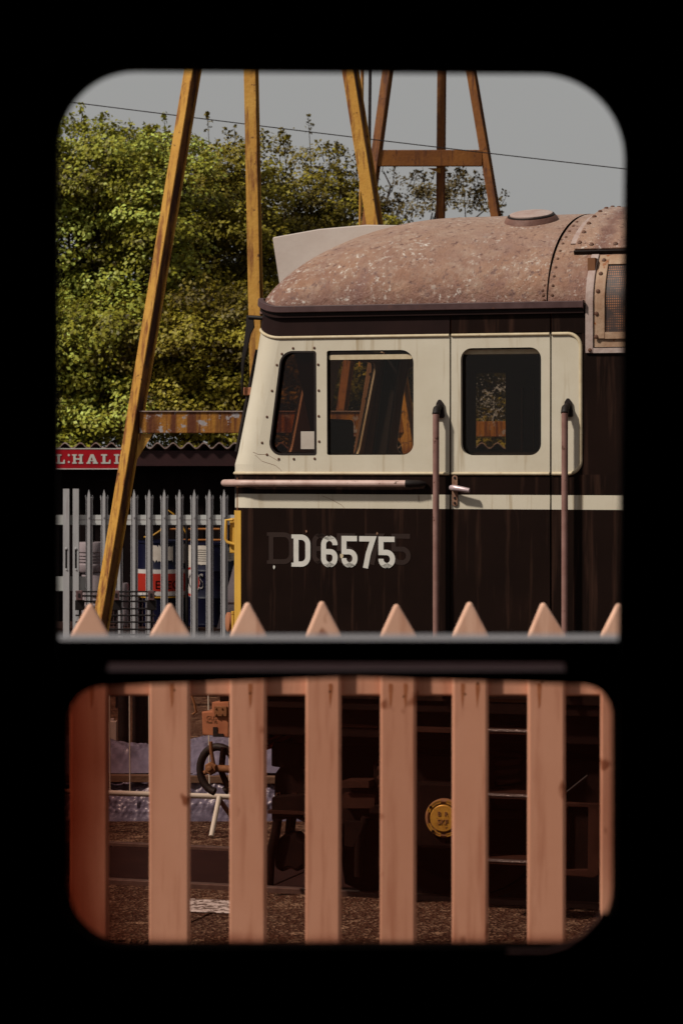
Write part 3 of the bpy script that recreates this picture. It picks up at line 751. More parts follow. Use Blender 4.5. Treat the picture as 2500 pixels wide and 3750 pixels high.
# ---- lettering
def arc(cx,cy,rx,ry,a0,a1,n=7): return [(cx+rx*math.cos(math.radians(a0+(a1-a0)*k/n)), cy+ry*math.sin(math.radians(a0+(a1-a0)*k/n))) for k in range(n+1)]
def ribbon(path, wd, closed=False):
    n = len(path); L = []; Rr = []
    for i in range(n):
        p = Vector(path[i]); a = Vector(path[i-1]) if (i or closed) else None; b = Vector(path[(i+1)%n]) if (i < n-1 or closed) else None
        d1 = (p-a).normalized() if a is not None else None; d2 = (b-p).normalized() if b is not None else None
        if d1 is None: d1 = d2
        if d2 is None: d2 = d1
        n1 = Vector((-d1.y,d1.x)); n2 = Vector((-d2.y,d2.x)); m = (n1+n2).normalized(); k = min(1/max(m.dot(n1),.35), 2.2)
        L.append(p+m*wd/2*k); Rr.append(p-m*wd/2*k)
    return L, Rr
def glyph(mb, ch, x, z, w_, h, st, Y):
    """strokes of a glyph laid on the side plane"""
    hs_ = st/2; rx = min(w_*.40, h*.24)
    if ch in '56': rx = min(rx, (h*.58-2*hs_)/2*.97)
    ry = rx
    l, r_, b, t = x+hs_, x+w_-hs_, z+hs_, z+h-hs_; paths = []; cl = False; rects = []
    if ch == 'D':
        paths = [([(l,b),(l,t)]+arc(r_-rx,t-ry,rx,ry,90,0)+arc(r_-rx,b+ry,rx,ry,0,-90), True)]
    elif ch == '6':
        mid = z+h*.575-hs_
        paths = [([(r_,z+h*.70)]+arc(r_-rx,t-ry,rx,ry,0,90)+arc(l+rx,t-ry,rx,ry,90,180)+arc(l+rx,b+ry,rx,ry,180,270)+arc(r_-rx,b+ry,rx,ry,270,360)+arc(r_-rx*.8,mid-ry*.8,rx*.8,ry*.8,0,90)+[(l+hs_,mid)], False)]
    elif ch == '5':
        mid = z+h*.585-hs_
        paths = [([(x+w_*.97,t),(l,t),(l,mid)]+arc(r_-rx,mid-ry,rx,ry,90,0)+arc(r_-rx,b+ry,rx,ry,0,-90)+arc(l+rx,b+ry,rx,ry,270,180)+[(l,z+h*.30)], False)]
    elif ch == '7':
        paths = [([(x,t),(r_-.2*st,t),(x+w_*.52,z+h*.45),(x+w_*.36,z)], False)]
    for pth_, cl in paths:
        L, Rr = ribbon(pth_, st, cl); n = len(L)
        vs = [(p.x,Y,p.y) for p in L]+[(p.x,Y,p.y) for p in Rr]
        fs = [(i,(i+1)%n,n+(i+1)%n,n+i) for i in range(n if cl else n-1)]
        mb.add(vs, fs)
    if ch == 'D':
        for zz in (z, z+h-st*.75): mb.add([(x-st*.42,Y,zz),(x-.0002,Y,zz),(x-.0002,Y,zz+st*.75),(x-st*.42,Y,zz+st*.75)], [(0,1,2,3)])
def text_px(spec, st, Y, name, mat):
    for ch, x0, x1, y0, y1 in spec:
        a = LP(800+x0/1.96, 1700+y1/1.96); b = LP(800+x1/1.96, 1700+y0/1.96)
        mb = MB(); glyph(mb, ch, a[0], a[1], b[0]-a[0], b[1]-a[1], st, Y)
        o = mb.build(name, mat, loco)
        sd_ = o.modifiers.new('solid','SOLIDIFY'); sd_.thickness = .0008; sd_.offset = 0
text_px([('D',362,540,490,715),('6',672,790,495,717),('5',850,985,497,718),('7',1050,1190,498,720),('5',1240,1378,500,722)], .026, -.0012, 'old_number', m_ghost)
text_px([('D',540,660,505,735),('6',737,855,512,740),('5',883,998,515,742),('7',1010,1135,517,745),('5',1148,1267,520,747)], .0285, -.0030, 'number', m_white)
# chips in the paint
for zx, zy, rr, m_ in ((400,738,.009,m_white),(884,656,.012,m_bead),(632,480,.006,m_hplate),(1138,497,.006,m_hplate)):
    s_, z_ = LP(800+zx/1.96, 1700+zy/1.96)
    plate('paint_chip', [[(s_+rr*random.uniform(.6,1.1)*math.cos(k*PI/4), z_+rr*1.3*random.uniform(.6,1.2)*math.sin(k*PI/4)) for k in range(8)]], -.0045, -.0035, m_, loco)

def crack(pts, wd=.0016):
    q = LPs(pts); L, Rr = ribbon(q, wd); n = len(L)
    MB().add([(p.x,-.0012,p.y) for p in L]+[(p.x,-.0012,p.y) for p in Rr], [(i,i+1,n+i+1,n+i) for i in range(n-1)]).build('paint_crack', m_hplate, loco)
z5 = lambda a,b: (850+a/1.96, 1000+b/1.96)
crack([z5(150,1284),z5(185,1300),z5(250,1302),z5(300,1330),z5(338,1352)]); crack([z5(165,1305),z5(215,1350),z5(310,1380),z5(345,1408),z5(362,1436)])
z2_ = lambda a,b: (800+a/1.96, 1700+b/1.96)
crack([z2_(742,226),z2_(800,248),z2_(850,275),z2_(880,290),z2_(905,318)])
crack([z2_(1435,222),z2_(1436,262)], .004)
# ---- front details: jumper cover, brackets, wiper, lamp iron
mb = MB(); s_, z_ = LP(838,1905); s2_, z2_ = LP(846,2028)
ff = -.006
MB().box(-.05, ff, R+.02, R+.14, LP(850,2030)[1], LP(850,1900)[1]).build('jumper_socket', m_yellow, loco, bevel=.006)
zj0, zj1 = LP(850,1990)[1], LP(850,1903)[1]
MB().tube([(-.02,R+.0,zj1-.004),(-.062,R+.0,zj1-.006),(-.066,R+.0,zj0+.02),(-.055,R+.0,zj0+.002),(-.005,R-.0,zj0-.012)], .009, 8).build('jumper_handle', m_yellow, loco, smooth=60)
zq0, zq1 = LP(830,2325)[1], LP(830,2252)[1]
MB().lathe([(.055,-.008),(.055,.006),(.045,.012)], (-.085, R+.10, (zq0+zq1)/2), (-.85,-.5,0), 20).build('lamp_cover', m_orange, loco, smooth=40)
MB().tube([(ff,R+.10,(zq0+zq1)/2),(-.08,R+.10,(zq0+zq1)/2)], .014, 8).build('lamp_bracket', m_yellow, loco)
MB().tube([(-.028,R+.02,zq0),(-.028,R+.02,zq1+.012)], .009, 8).build('lamp_iron', m_yellow, loco, smooth=60)
MB().lathe([(.012,0),(.012,.014)], (-.028,R+.02,zq1-.004), (0,0,1), 10).build('lamp_iron', m_yellow, loco)
# rubber bead of the windscreen standing proud of the raked corner
MB().tube([(S0(z)-.030, .18, z) for z in (2.47,2.6,2.75,2.9,3.03)], .013, 8).build('windscreen_rubber', m_gasket, loco, smooth=60)
# wiper
wz = LP(950,1170)[1]; wx = S0(wz)
a_ = LP(912,1166,.12); b_ = LP(958,1166,.12); c_ = LP(893,1330,.14); d_ = LP(890,1450,.14)
wp = MB().tube([(b_[0]+.03,.12,b_[1]),(a_[0],.12,a_[1]+.006)], .012, 8).build('wiper', m_rubber, loco, smooth=60)
plate('arm', [[(a_[0]-.014,a_[1]+.018),(a_[0]+.024,a_[1]+.014),(a_[0]+.030,a_[1]-.05),(a_[0]+.01,a_[1]-.085),(c_[0]+.01,c_[1]),(d_[0]+.002,d_[1]),(d_[0]-.003,d_[1]),(c_[0]-.008,c_[1]),(a_[0]-.020,a_[1]-.06)]], .115, .13, m_rubber, wp, .003)
for zz, dd in ((1431,.0),):
    a_ = LP(903,1431,.16); b_ = LP(925,1425,.16)
    MB().box(a_[0]-.012, b_[0], .14, .18, a_[1]-.025, a_[1]+.018).build('lamp_bracket', m_orange, loco, bevel=.004)

# ---- interior
zf = 1.80
MB().box(.05, 2.35, .05, WID-.05, zf-.04, zf).build('cab_floor', m_in, loco)
bulk = rect(.05, zf, WID-.05, ZG+.3)
MB().box(sC+.02, sC+.06, .05, WID-.05, zf, ZG+.25).build('bulkhead', m_in, loco)
MB().box(.24, sC, .05, WID-.05, ZG-.02, ZG-.01).build('cab_ceiling', m_in, loco)
MB().box(.03, .42, .10, WID-.10, zf, z_sill+.03).build('desk', m_in, loco, bevel=.02)
MB().box(.04, sRear-.1, T+.03, T+.05, Z0, z_sill-.02).build('inner_lining', m_in, loco)
MB().box(.04, sRear-.1, WID-T-.05, WID-T-.03, Z0, z_sill-.02).build('inner_lining', m_in, loco)
MB().box(.02, sRear, .02, WID-.02, Z0-.06, Z0).build('floor_frame', m_under, loco)
a_ = LP(1203,1660,.55); b_ = LP(1248,1535,.55)
seat = MB().box(a_[0], b_[0], .35, .80, a_[1]-.2, b_[1]).build('seat', m_rubber, loco, bevel=.02)
MB().box(a_[0]+.05, b_[0]+.35, .35, .80, zf+.3, zf+.42).build('cushion', m_rubber, seat, bevel=.02)
MB().tube([(b_[0]+.15,.57,zf),(b_[0]+.15,.57,zf+.31)], .04, 10).build('pedestal', m_in, seat)
cxx = b_[0]-.25
MB().tube([(cxx+.08,2.05,zf),(cxx+.08,2.05,z_sill+.10)], .03, 8).build('control_pillar', m_in, loco)
MB().lathe([(.09,0),(.09,.012)], (cxx+.30,1.3,z_sill+.05), (0,0,1), 18).build('control_wheel', m_rubber, loco)
# far pillar as two plates: lit part painted brown, shaded part black
YP = WID-.17
pq = LPs([(1272,1790),(1345,1790),(1408,1290),(1352,1290)], YP)
pp_ = plate('pillar_light_shade', [rnd(pq,.01)], YP, YP+.03, m_inpost, loco, .004)
pq = LPs([(1350,1790),(1398,1790),(1462,1290),(1413,1290)], YP); plate('pillar_light_shade', [rnd(pq,.01)], YP, YP+.03, m_gasket, loco, .004)
for k in range(4):
    a_ = LP(1312+14*k, 1640-90*k, YP-.01); MB().lathe([(.010,0),(.007,.006)], (a_[0],YP-.001,a_[1]), (0,-1,0), 8).build('stud', m_gasket, pp_)
# partition with a doorway, seen through the door window
m_part = M('cab_partition', (.11,.045,.026), (.08,.032,.018), 5, rough=.7)
po = LPs([(1640,1790),(2060,1790),(2060,1300),(1640,1300)], 1.3); ph2 = LPs([(1737,1760),(1850,1760),(1850,1365),(1737,1365)], 1.3)
plate('cab_partition', [po, ph2], 1.30, 1.33, m_part, loco)
for a,b in ((1905,1912),(1950,1953)):
    q = LPs([(a,1650),(b,1650),(b,1420),(a,1420)], 1.28); plate('locker_post', [q], 1.28, 1.299, m_in, loco)
# folded curtain by the far quarter window
cvs = []
for k in range(33):
    sk = .36+k*.007; y = WID-.08+.014*math.sin(k*1.25); cvs += [(sk+.02*math.sin(k*.4)-.02,y,z_sill+.02),(sk+.06,y,z_beadt-.06)]
m_cur = M('curtain_cloth',(.75,.45,.13),(.55,.28,.08),3,rough=.9)
t_ = m_cur.node_tree; b_ = t_.nodes['Principled BSDF']; tl_ = N(t_,'ShaderNodeBsdfTranslucent'); mx_ = N(t_,'ShaderNodeMixShader'); mx_.inputs[0].default_value = .55
t_.links.new(b_.inputs['Base Color'].links[0].from_socket, tl_.inputs[0]); t_.links.new(b_.outputs[0], mx_.inputs[1]); t_.links.new(tl_.outputs[0], mx_.inputs[2])
t_.links.new(mx_.outputs[0], t_.nodes['Material Output'].inputs[0])
MB().add(cvs, [(2*k,2*k+2,2*k+3,2*k+1) for k in range(32)]).build('curtain', m_cur, loco, smooth=80)

# ---- underframe, bogie, steps
MB().box(.10, sRear, .10, .16, .92, Z0-.06).build('solebar', m_under, loco, bevel=.008)
MB().box(.10, sRear, WID-.16, WID-.10, .92, Z0-.06).build('solebar', m_under, loco)
MB().box(.0, .08, .12, WID-.12, .80, Z0-.01).build('buffer_beam', m_under, loco, bevel=.008)
# coupler on the centre line
Yc = 1.22
q = LPs([(741,2690),(837,2702),(837,2570),(775,2572),(775,2605),(738,2607)], Yc)
cpl = plate('coupler', [q], Yc, Yc+.26, m_orange, loco, .008)
a_ = LP(806,2604,Yc)
plate('flange', [rnd(rect(a_[0]-.03,a_[1]-.03,a_[0]+.05,a_[1]+.03), .006)], Yc-.02, Yc-.002, m_rusty, cpl, .004)
for dx in (-.018,.02):
    for dz in (-.018,.018): MB().lathe([(.006,0),(.005,.008)], (a_[0]+dx,Yc-.02,a_[1]+dz), (0,-1,0), 6).build('bolt', m_rusty, cpl)
a_ = LP(790,2693,Yc)
plate('slot', [[(a_[0]-.015,a_[1]+.05),(a_[0]+.012,a_[1]+.05),(a_[0]+.012,a_[1]+.012),(a_[0]+.05,a_[1]+.012),(a_[0]+.05,a_[1]-.008),(a_[0]-.015,a_[1]-.008)]], Yc-.006, Yc-.002, m_rubber, cpl)
MB().box(q[0][0]+.10, .03, Yc+.03, Yc+.22, .90, 1.04).build('shank', m_under, cpl)
def txt(body, size, loc, rot, mat, parent, name, ext=.0005, align='CENTER', sx=1):
    cu = bpy.data.curves.new(name, 'FONT'); cu.body = body; cu.size = size; cu.extrude = ext; cu.align_x = align; cu.align_y = 'CENTER'
    ob = bpy.data.objects.new('tmp', cu); me = bpy.data.meshes.new_from_object(ob); bpy.data.objects.remove(ob); bpy.data.curves.remove(cu)
    o = mk(name, me, mat, parent); o.location = loc; o.rotation_euler = rot; o.scale = (sx,1,1); return o
a_ = LP(775,2636,Yc)
txt('GLIS', .034, (a_[0],Yc-.002,a_[1]+.010), (PI/2,0,0), m_rusty, cpl, 'lettering'); txt('Veel 70', .024, (a_[0],Yc-.002,a_[1]-.014), (PI/2,0,0), m_rusty, cpl, 'lettering')
# brake hose loop and coupling gear
Yh = 1.15
hc = LP(795,2820,Yh); rp = []
for k in range(26):
    t_ = -.35*PI+2*PI*k/26*.93
    rp.append((hc[0]+.118*math.cos(t_), Yh+.03*math.sin(t_*.5), hc[1]+.135*math.sin(t_)))
hose = MB().tube(rp, .024, 10).build('brake_hose', m_rubber, loco, smooth=60)
a_ = LP(772,2716,Yh-.06); b_ = LP(783,2800,Yh-.06)
MB().tube([(a_[0],Yh-.06,a_[1]),(a_[0]+.002,Yh-.06,a_[1]-.05),(b_[0],Yh-.06,b_[1])], .012, 8).build('link', m_rusty, hose, smooth=60)
n_ = LP(773,2814,Yh-.07)
MB().lathe([(.040,0),(.040,.02),(.034,.026)], (n_[0],Yh-.06,n_[1]), (0,-1,0), 6).build('nut', m_rusty, hose, smooth=30)
MB().lathe([(.018,.02),(.018,.045),(.010,.05)], (n_[0],Yh-.06,n_[1]), (0,-1,0), 10).build('nut', m_rusty, hose, smooth=30)
MB().tube([(n_[0],Yh-.05,n_[1]),(n_[0]+.14,Yh-.04,n_[1]-.005)], [.02,.024], 10).build('coupling_screw', m_rusty, hose, smooth=60)
MB().tube([(n_[0]-.05,Yh-.05,n_[1]-.03),(n_[0]+.02,Yh-.05,n_[1]-.005)], .014, 8).build('link', m_rusty, hose, smooth=60)
MB().tube([(n_[0]+.06,Yh-.02,n_[1]+.12),(n_[0]+.045,Yh-.02,n_[1]-.02),(n_[0]+.09,Yh-.02,n_[1]-.12)], .02, 8).build('coupling_arm', m_under, hose, smooth=60)
j = LP(712,2570,Yc)
MB().tube([(j[0]-.04,Yc,j[1]+.10),(j[0],Yc,j[1]-.01),(j[0]+.012,Yc,j[1]-.06),(j[0]-.01,Yc,j[1]-.075)], .008, 8).build('lifting_hook', m_rusty, cpl, smooth=60)
# buffers, retracted
bufm = None
for Yb in (.485, WID-.485):
    MB().lathe([(.12,0),(.12,.03),(.085,.04),(.08,.10)], (0,Yb,1.02), (-1,0,0), 20).build('buffer', m_under, loco, smooth=40)
# red pipes
def pipe(pts, Y, r, mat, name='brake_pipe'):
    q = [LP(px,py,Y) for px,py in pts]; return MB().tube([(a,Y,b) for a,b in q], r, 8).build(name, mat, loco, smooth=60)
pipe([(978,2738),(1040,2705),(1115,2668)], .40, .011, m_red)
pipe([(978,2712),(1050,2680),(1110,2650)], .42, .006, m_red)
pipe([(1006,2592),(1017,2640)], .35, .006, m_red)
pipe([(985,2610),(1015,2690)], .42, .006, m_red)
# footboard pipe along the solebar
pipe([(1150,2655),(1385,2662)], .10, .010, m_underl, 'pipe'); pipe([(1150,2690),(1385,2700)], .12, .006, m_underl, 'pipe')
# bogie
bog = plate('bogie_frame', [rnd(LPs([(1000,3010),(1000,2915),(1180,2900),(1250,2880),(1372,2880),(1372,2800),(1420,2760),(2300,2790),(2300,2960),(1830,2970),(1760,3060),(1500,3080),(1430,3010),(1370,3000),(1300,3020),(1140,3020),(1080,2990)], .25), .02)], .22, .30, m_under, loco, .008)
for s_c2 in (LP(1602,2989,.15)[0], LP(1602,2989,.15)[0]+2.1):
    for Yw, dr in ((.60,1),(WID-.73,-1)):
        wh = MB().lathe([(.50,.0),(.545,.0),(.53,.03),(.50,.12),(.515,.13),(.515,.135),(.47,.136),(.42,.11),(.15,.10),(.12,.16)][0:0] or [(.565,-.02),(.565,.01),(.535,.015),(.525,.125),(.44,.13),(.42,.07),(.16,.06),(.14,.13),(.05,.135)], (s_c2,Yw+.12 if dr==1 else Yw,.535), (0,-dr,0), 40).build('wheel', m_under, bog, smooth=35)
    MB().tube([(s_c2,.3,.535),(s_c2,WID-.3,.535)], .08, 12).build('axle', m_under, bog)
plate('bogie_frame', [rnd(rect(.35,.42,4.6,.92), .05)], WID-.30, WID-.22, m_under, loco)
for a in (.95, 2.6): MB().box(a, a+1.0, .80, WID-.78, .22, .94).build('traction_motor', m_under, loco, bevel=.04)
q = LPs([(1236,2880),(1400,2880),(1400,2640),(1236,2640)], .55); plate('equipment_case', [q], .55, .95, m_under, loco, .01)
q = LPs([(1236,3050),(1262,3235),(1330,3268),(1400,3262),(1400,2890),(1236,2890)], .62); plate('guard_plate', [q], .62, .66, m_under, bog)
MB().box(.45, 5.2, 1.15, 1.55, .50, 1.06).build('centre_sill', m_under, loco)
ax = LP(1627,2995,.15); sx, zx = ax
axb = MB().box(sx-.16, sx+.16, .16, .34, zx-.17, zx+.19).build('axlebox', m_under, loco, bevel=.02)
MB().lathe([(.105,0),(.105,.02),(.095,.03),(.088,.03),(.086,.018)], (sx,.158,zx), (0,-1,0), 40).build('cover_ring', m_rusty, axb, smooth=35)
rg = []
for k0, k1 in ((20,80),(100,160),(200,260),(280,340)):
    vs = []; 
    for k in range(9):
        t_ = math.radians(k0+(k1-k0)*k/8)
        for rr, yy in ((.081,.128),(.1,.128)): vs.append((sx+rr*math.cos(t_), yy, zx+rr*math.sin(t_)))
    MB().add(vs, [(2*k,2*k+1,2*k+3,2*k+2) for k in range(8)]).build('brass_segment', m_brass, axb)
MB().lathe([(.073,0),(.073,.036),(.068,.040),(.01,.042)], (sx,.158,zx), (0,-1,0), 40).build('cap', m_brass, axb, smooth=35)
for k in range(4):
    t_ = PI/4+k*PI/2+.1; MB().lathe([(.008,0),(.007,.012)], (sx+.092*math.cos(t_),.13,zx+.092*math.sin(t_)), (0,-1,0), 6).build('bolt', m_under, axb)
txt('B  R', .034, (sx,.114,zx+.024), (PI/2,0,0), m_rusty, axb, 'lettering', .002); txt('SKF', .038, (sx,.114,zx-.020), (PI/2,0,0), m_rusty, axb, 'lettering', .002)
# coil springs either side of the axlebox and assorted bogie gear
for ds in (-.33, .33):
    hp_ = []
    for k in range(120):
        t_ = k/119; hp_.append((sx+ds+.07*math.cos(t_*2*PI*5.5), .26+.07*math.sin(t_*2*PI*5.5), .56+.28*t_))
    MB().tube(hp_, .016, 6).build('spring', m_underl, bog, smooth=60)
    MB().box(sx+ds-.1, sx+ds+.1, .16, .36, .50, .555).build('spring_seat', m_under, bog, bevel=.01)
MB().box(sx-.9, sx+3.2, .25, .40, .86, .93).build('bolster', m_under, bog, bevel=.01)
# sand box, brake cylinder and brackets behind the pickets
a_ = LP(1010,2835,.3); b_ = LP(1115,2985,.3)
sb = plate('sand_box', [rnd(LPs([(1000,2985),(1120,2985),(1125,2830),(1100,2795),(1030,2800),(1005,2835)], .3), .02)], .30, .62, m_under, loco, .01)
c_ = LP(1070,2770,.38); MB().lathe([(.115,0),(.115,.10),(.10,.13)], (c_[0],.38,c_[1]-.05), (0,0,1), 20).build('sand_lid', m_under, sb, smooth=40)
for px in (1010, 1070):
    q = [LP(px-6,2960,.27), LP(px+4,2905,.27), LP(px+14,2900,.27), LP(px+26,2955,.27)]
    MB().tube([(a,.27,b) for a,b in q], .006, 6).build('loop_handle', m_underl, sb, smooth=60)
q = LPs([(985,2978),(1120,2982),(1120,2970),(985,2966)], .22); plate('ledge', [q], .20, .30, m_underl, sb)
# brake block with hanger (dark lobed shape)
q = rnd(LPs([(1005,3180),(1000,3120),(1015,3075),(1042,3052),(1080,3050),(1100,3075),(1118,3085),(1120,3170),(1085,3195),(1060,3180),(1030,3195)], .45), .03)
plate('brake_block', [q], .45, .58, m_under, bog, .02)
pipe([(1060,3060),(1065,3010),(1075,2960)], .5, .03, m_under, 'brake_hanger'); pipe([(985,3240),(990,3130),(1010,3050),(1020,2970)], .42, .028, m_under, 'brake_hanger')
q = LPs([(1250,2885),(1350,2885),(1350,2860),(1250,2860)], .12); plate('ledge', [rnd(q,.004)], .12, .3, m_underl, bog)
q = rnd(LPs([(1255,2960),(1370,2960),(1372,2908),(1255,2905)], .16), .008); plate('bracket', [q], .16, .22, m_underl, bog)
q = rnd(LPs([(1260,3100),(1295,3105),(1330,3010),(1260,3005)], .18), .01); plate('bracket', [q], .18, .22, m_under, bog, .004)
pipe([(1310,3210),(1312,3060),(1340,2990)], .2, .022, m_under, 'brake_hanger')
q = rnd(LPs([(2060,2940),(2205,2945),(2190,3205),(2170,3215),(2055,3205)], .08), .015)
hole = rnd(LPs([(2075,2955),(2152,2957),(2150,3185),(2072,3185)], .08), .01)
plate('battery_box', [q, hole], .08, .14, m_underl, loco, .004); plate('battery_box', [hole], .12, .16, m_under, loco)
pipe([(2075,2900),(2150,2840)], .06, .006, m_gasket, 'pipe')
# cab steps below the door
z_st = [LP(1860,2673+0,-.02)[1], LP(1860,2910,-.02)[1], LP(1860,3151,-.02)[1]]
sa, sb_ = LP(1765,2700,-.02)[0], LP(1955,2700,-.02)[0]
for s_ in (sa-.035, sb_+.035):
    MB().box(s_-.006, s_+.006, .03, .20, z_st[2]-.05, Z0-.06).build('step_hanger', m_under, loco)
for z_ in z_st:
    st = MB().box(sa-.03, sb_+.03, -.02, .20, z_-.022, z_-.0).build('step', m_underl, loco)
    vs = []; fs = []; n = 46
    for k in range(n):
        a = sa-.028+(sb_-sa+.056)*k/n; b = a+(sb_-sa+.056)/n*.8
        st2 = MB
        i = len(vs); vs += [(a,-.026,z_-.010),(b,-.026,z_-.006),(b,-.026,z_+.004),(a,-.026,z_+.002),(a+.004,-.020,z_-.012),(b+.004,-.020,z_-.008),(b+.004,-.012,z_+.006),(a+.004,-.012,z_+.004)]
        fs += [(i,i+1,i+2,i+3),(i+3,i+2,i+6,i+7),(i+1,i+5,i+6,i+2),(i,i+3,i+7,i+4)]
    t_ = MB().add(vs, fs).build('tread_edge', m_tread, st); t_['kind'] = 'stuff'
# top footboard continuing forward with its worn edge
z_ = LP(1600,2662,-.0)[1]
MB().box(LP(1390,2660)[0], sa-.04, .0, .12, z_-.03, z_-.008).build('footboard', m_underl, loco)

# ================================================================== CARRIAGE (camera side)
car = thing('carriage', 'black carriage wall with a rounded window opening framing the view', 'railway carriage', (0,3.0,0))
car.location = (0,0,0)
DW = 2.90
def cw(x, y, d=DW): p = W(x*K, y*K, d); return (p.x, p.z)
def wall_open(d, dx=0):
    q = [cw(137-dx,2172+dx,d), cw(1409+dx,2172+dx,d), cw(1434+dx,171-dx,d), cw(137-dx,163-dx,d)]
    return rnd(q, [.066,.060,.088,.080], 14)
WX0, WX1, WZ0, WZ1 = -3.2, 3.2, 1.05, 3.62
plate('inner_wall', [rect(WX0,WZ0,WX1,WZ1), wall_open(DW, 5)], DW, DW+.022, m_black, car)
plate('outer_wall', [rect(WX0,WZ0,WX1,WZ1), wall_open(DW+.2, 14)], DW+.20, DW+.215, M('carriage_outside',(.08,.03,.025),rough=.4), car)
# sash (drop light), lowered so its top rail crosses the opening
SY0, SY1 = DW+.03, DW+.055
zr0 = EYE-(1560*K-HY)/F*SY0; zr1 = EYE-(1468*K-HY)/F*SY0
xl, xr = W(100*K,0,SY0).x, W(1470*K,0,SY0).x
io = [cw(152,2172,SY0), cw(1409,2172,SY0), cw(1409,1575,SY0), cw(800,1557,SY0), cw(152,1580,SY0)]
sash = plate('drop_sash', [rect(xl, zr0-.75, xr, zr1-.004), rnd(io, [.062,.055,.035,0,.04], 10)], SY0, SY1, m_black, car)
hS = 16/F*SY0
MB().add([(xl,SY0-.001,zr1-.001),(xr,SY0-.001,zr1-.001),(xr,SY0+.020,zr1+hS-.001),(xl,SY0+.020,zr1+hS-.001),(xl,SY0+.030,zr1-.0045),(xr,SY0+.030,zr1-.0045),(xl,SY0-.001,zr1-.0045),(xr,SY0-.001,zr1-.0045)],
         [(0,1,2,3),(3,2,5,4),(4,5,7,6),(6,7,1,0),(0,3,4,6),(1,7,5,2)]).build('top_rail', m_sash, sash)
ma = W(0,1524*K,SY0).z
xm0, xm1 = W(255*K,0,SY0).x, W(1290*K,0,SY0).x
MB().add([(xm0,SY0-.045,ma-.0042),(xm1,SY0-.045,ma-.0042),(xm1,SY0-.030,ma),(xm0,SY0-.030,ma),(xm0,SY0-.026,ma+.0022),(xm1,SY0-.026,ma+.0022),(xm0,SY0-.0005,ma-.0042),(xm1,SY0-.0005,ma-.0042)],
         [(0,1,2,3),(3,2,5,4),(4,5,7,6),(6,7,1,0),(0,3,4,6),(1,7,5,2)]).build('moulding', m_mould, sash)
gp = plate('glass_pane', [rect(xl+.01, zr0-.74, xr-.01, zr0+.01)], SY1-.012, SY1-.009, g_sash, sash)
# bent metal sill strip at the lower right corner
q = []
for xd, yd in ((1165,2196),(1255,2196),(1300,2184),(1345,2155),(1375,2125),(1392,2100)):
    p = W(xd*K, yd*K, DW-.03); q.append((p.x, DW-.03, p.z))
MB().tube(q, .0058, 10).build('sill_strip', m_mould, car, smooth=60)
MB().box(WX0, WX1, -.6, DW+.2, WZ0-.04, WZ0).build('floor', m_black, car)
MB().box(WX0, WX1, -.6, DW+.23, WZ1, WZ1+.05).build('ceiling', m_black, car)
MB().box(WX0, WX1, -.65, -.6, WZ0, WZ1).build('back_wall', m_black, car)
for x in (WX0-.05, WX1): MB().box(x, x+.05, -.65, DW+.215, WZ0, WZ1).build('end_wall', m_black, car)
MB().box(WX0, WX1, .1, 2.9, .35, WZ0-.05).build('underframe', m_black, car)
for x in (-2, 2):
    for y in (.7, 2.2): MB().lathe([(.45,0),(.45,.12)], (x,y,.42), (0,1,0), 24).build('wheel', m_black, car)

# ================================================================== PICKET FENCE
FP = 6.8
pf = thing('picket_fence', 'tan painted wooden picket fence with pointed tops close to the window', 'fence', (0,FP,.9))
pf.location = (0,0,0)
pk = [(162,250,208,1383),(343,437,390,1383),(527,612,568,1379),(701,783,738,1375),(872,955,909,1383),(1037,1120,1077,1377),(1210,1297,1245,1380),(1377,1462,1419,1381)]
ex = [(162-180*k, 250-180*k, 206-180*k, 1381+random.randint(-3,3)) for k in (1,2,3,4)]+[(1377+168*k,1462+168*k,1419+168*k,1381+random.randint(-3,3)) for k in (1,2,3,4)]
for x0, x1, xt, yt in pk+ex:
    p0, p1, pt = W(x0*K,0,FP).x, W(x1*K,0,FP).x, W(xt*K,yt*K,FP)
    zs_ = W(0,1458*K,FP).z
    lp = rnd([(p0,.96),(p1,.96),(p1+.001,zs_),(pt.x,pt.z+.004),(p0+.001,zs_)], [0,0,.002,.008,.002], 5)
    o = plate('picket', [lp], FP-.012, FP+.012, m_picket, pf, .0075)
    for dx in (-.018,.018) if random.random() < .6 else (.006,):
        for zz in (1.878,):
            if random.random() < .7:
                xn = (p0+p1)/2+dx; q_ = [(xn-.005,zz+.006),(xn+.005,zz+.006),(xn+.006,zz-.004),(xn+.003,zz-random.uniform(.02,.05)),(xn-.001,zz-.055),(xn-.004,zz-.02)]
                plate('rust_run', [q_], FP-.0123, FP-.0121, m_stain, o)
            n_ = MB().lathe([(.0045,0),(.003,.0015)], ((p0+p1)/2+dx+random.uniform(-.008,.008), FP-.0108, zz+random.uniform(-.03,.03)), (0,-1,0), 8).build('nail', m_rusty, o)
for z0, z1 in ((1.853,1.945),(1.08,1.16)):
    MB().box(-1.2, 1.2, FP+.0115, FP+.055, z0, z1).build('rail', m_picket, pf, bevel=.005)
for x in (-1.1, 1.1): MB().box(x-.04, x+.04, FP+.056, FP+.13, .9, 2.0).build('post', m_picket, pf, bevel=.004)

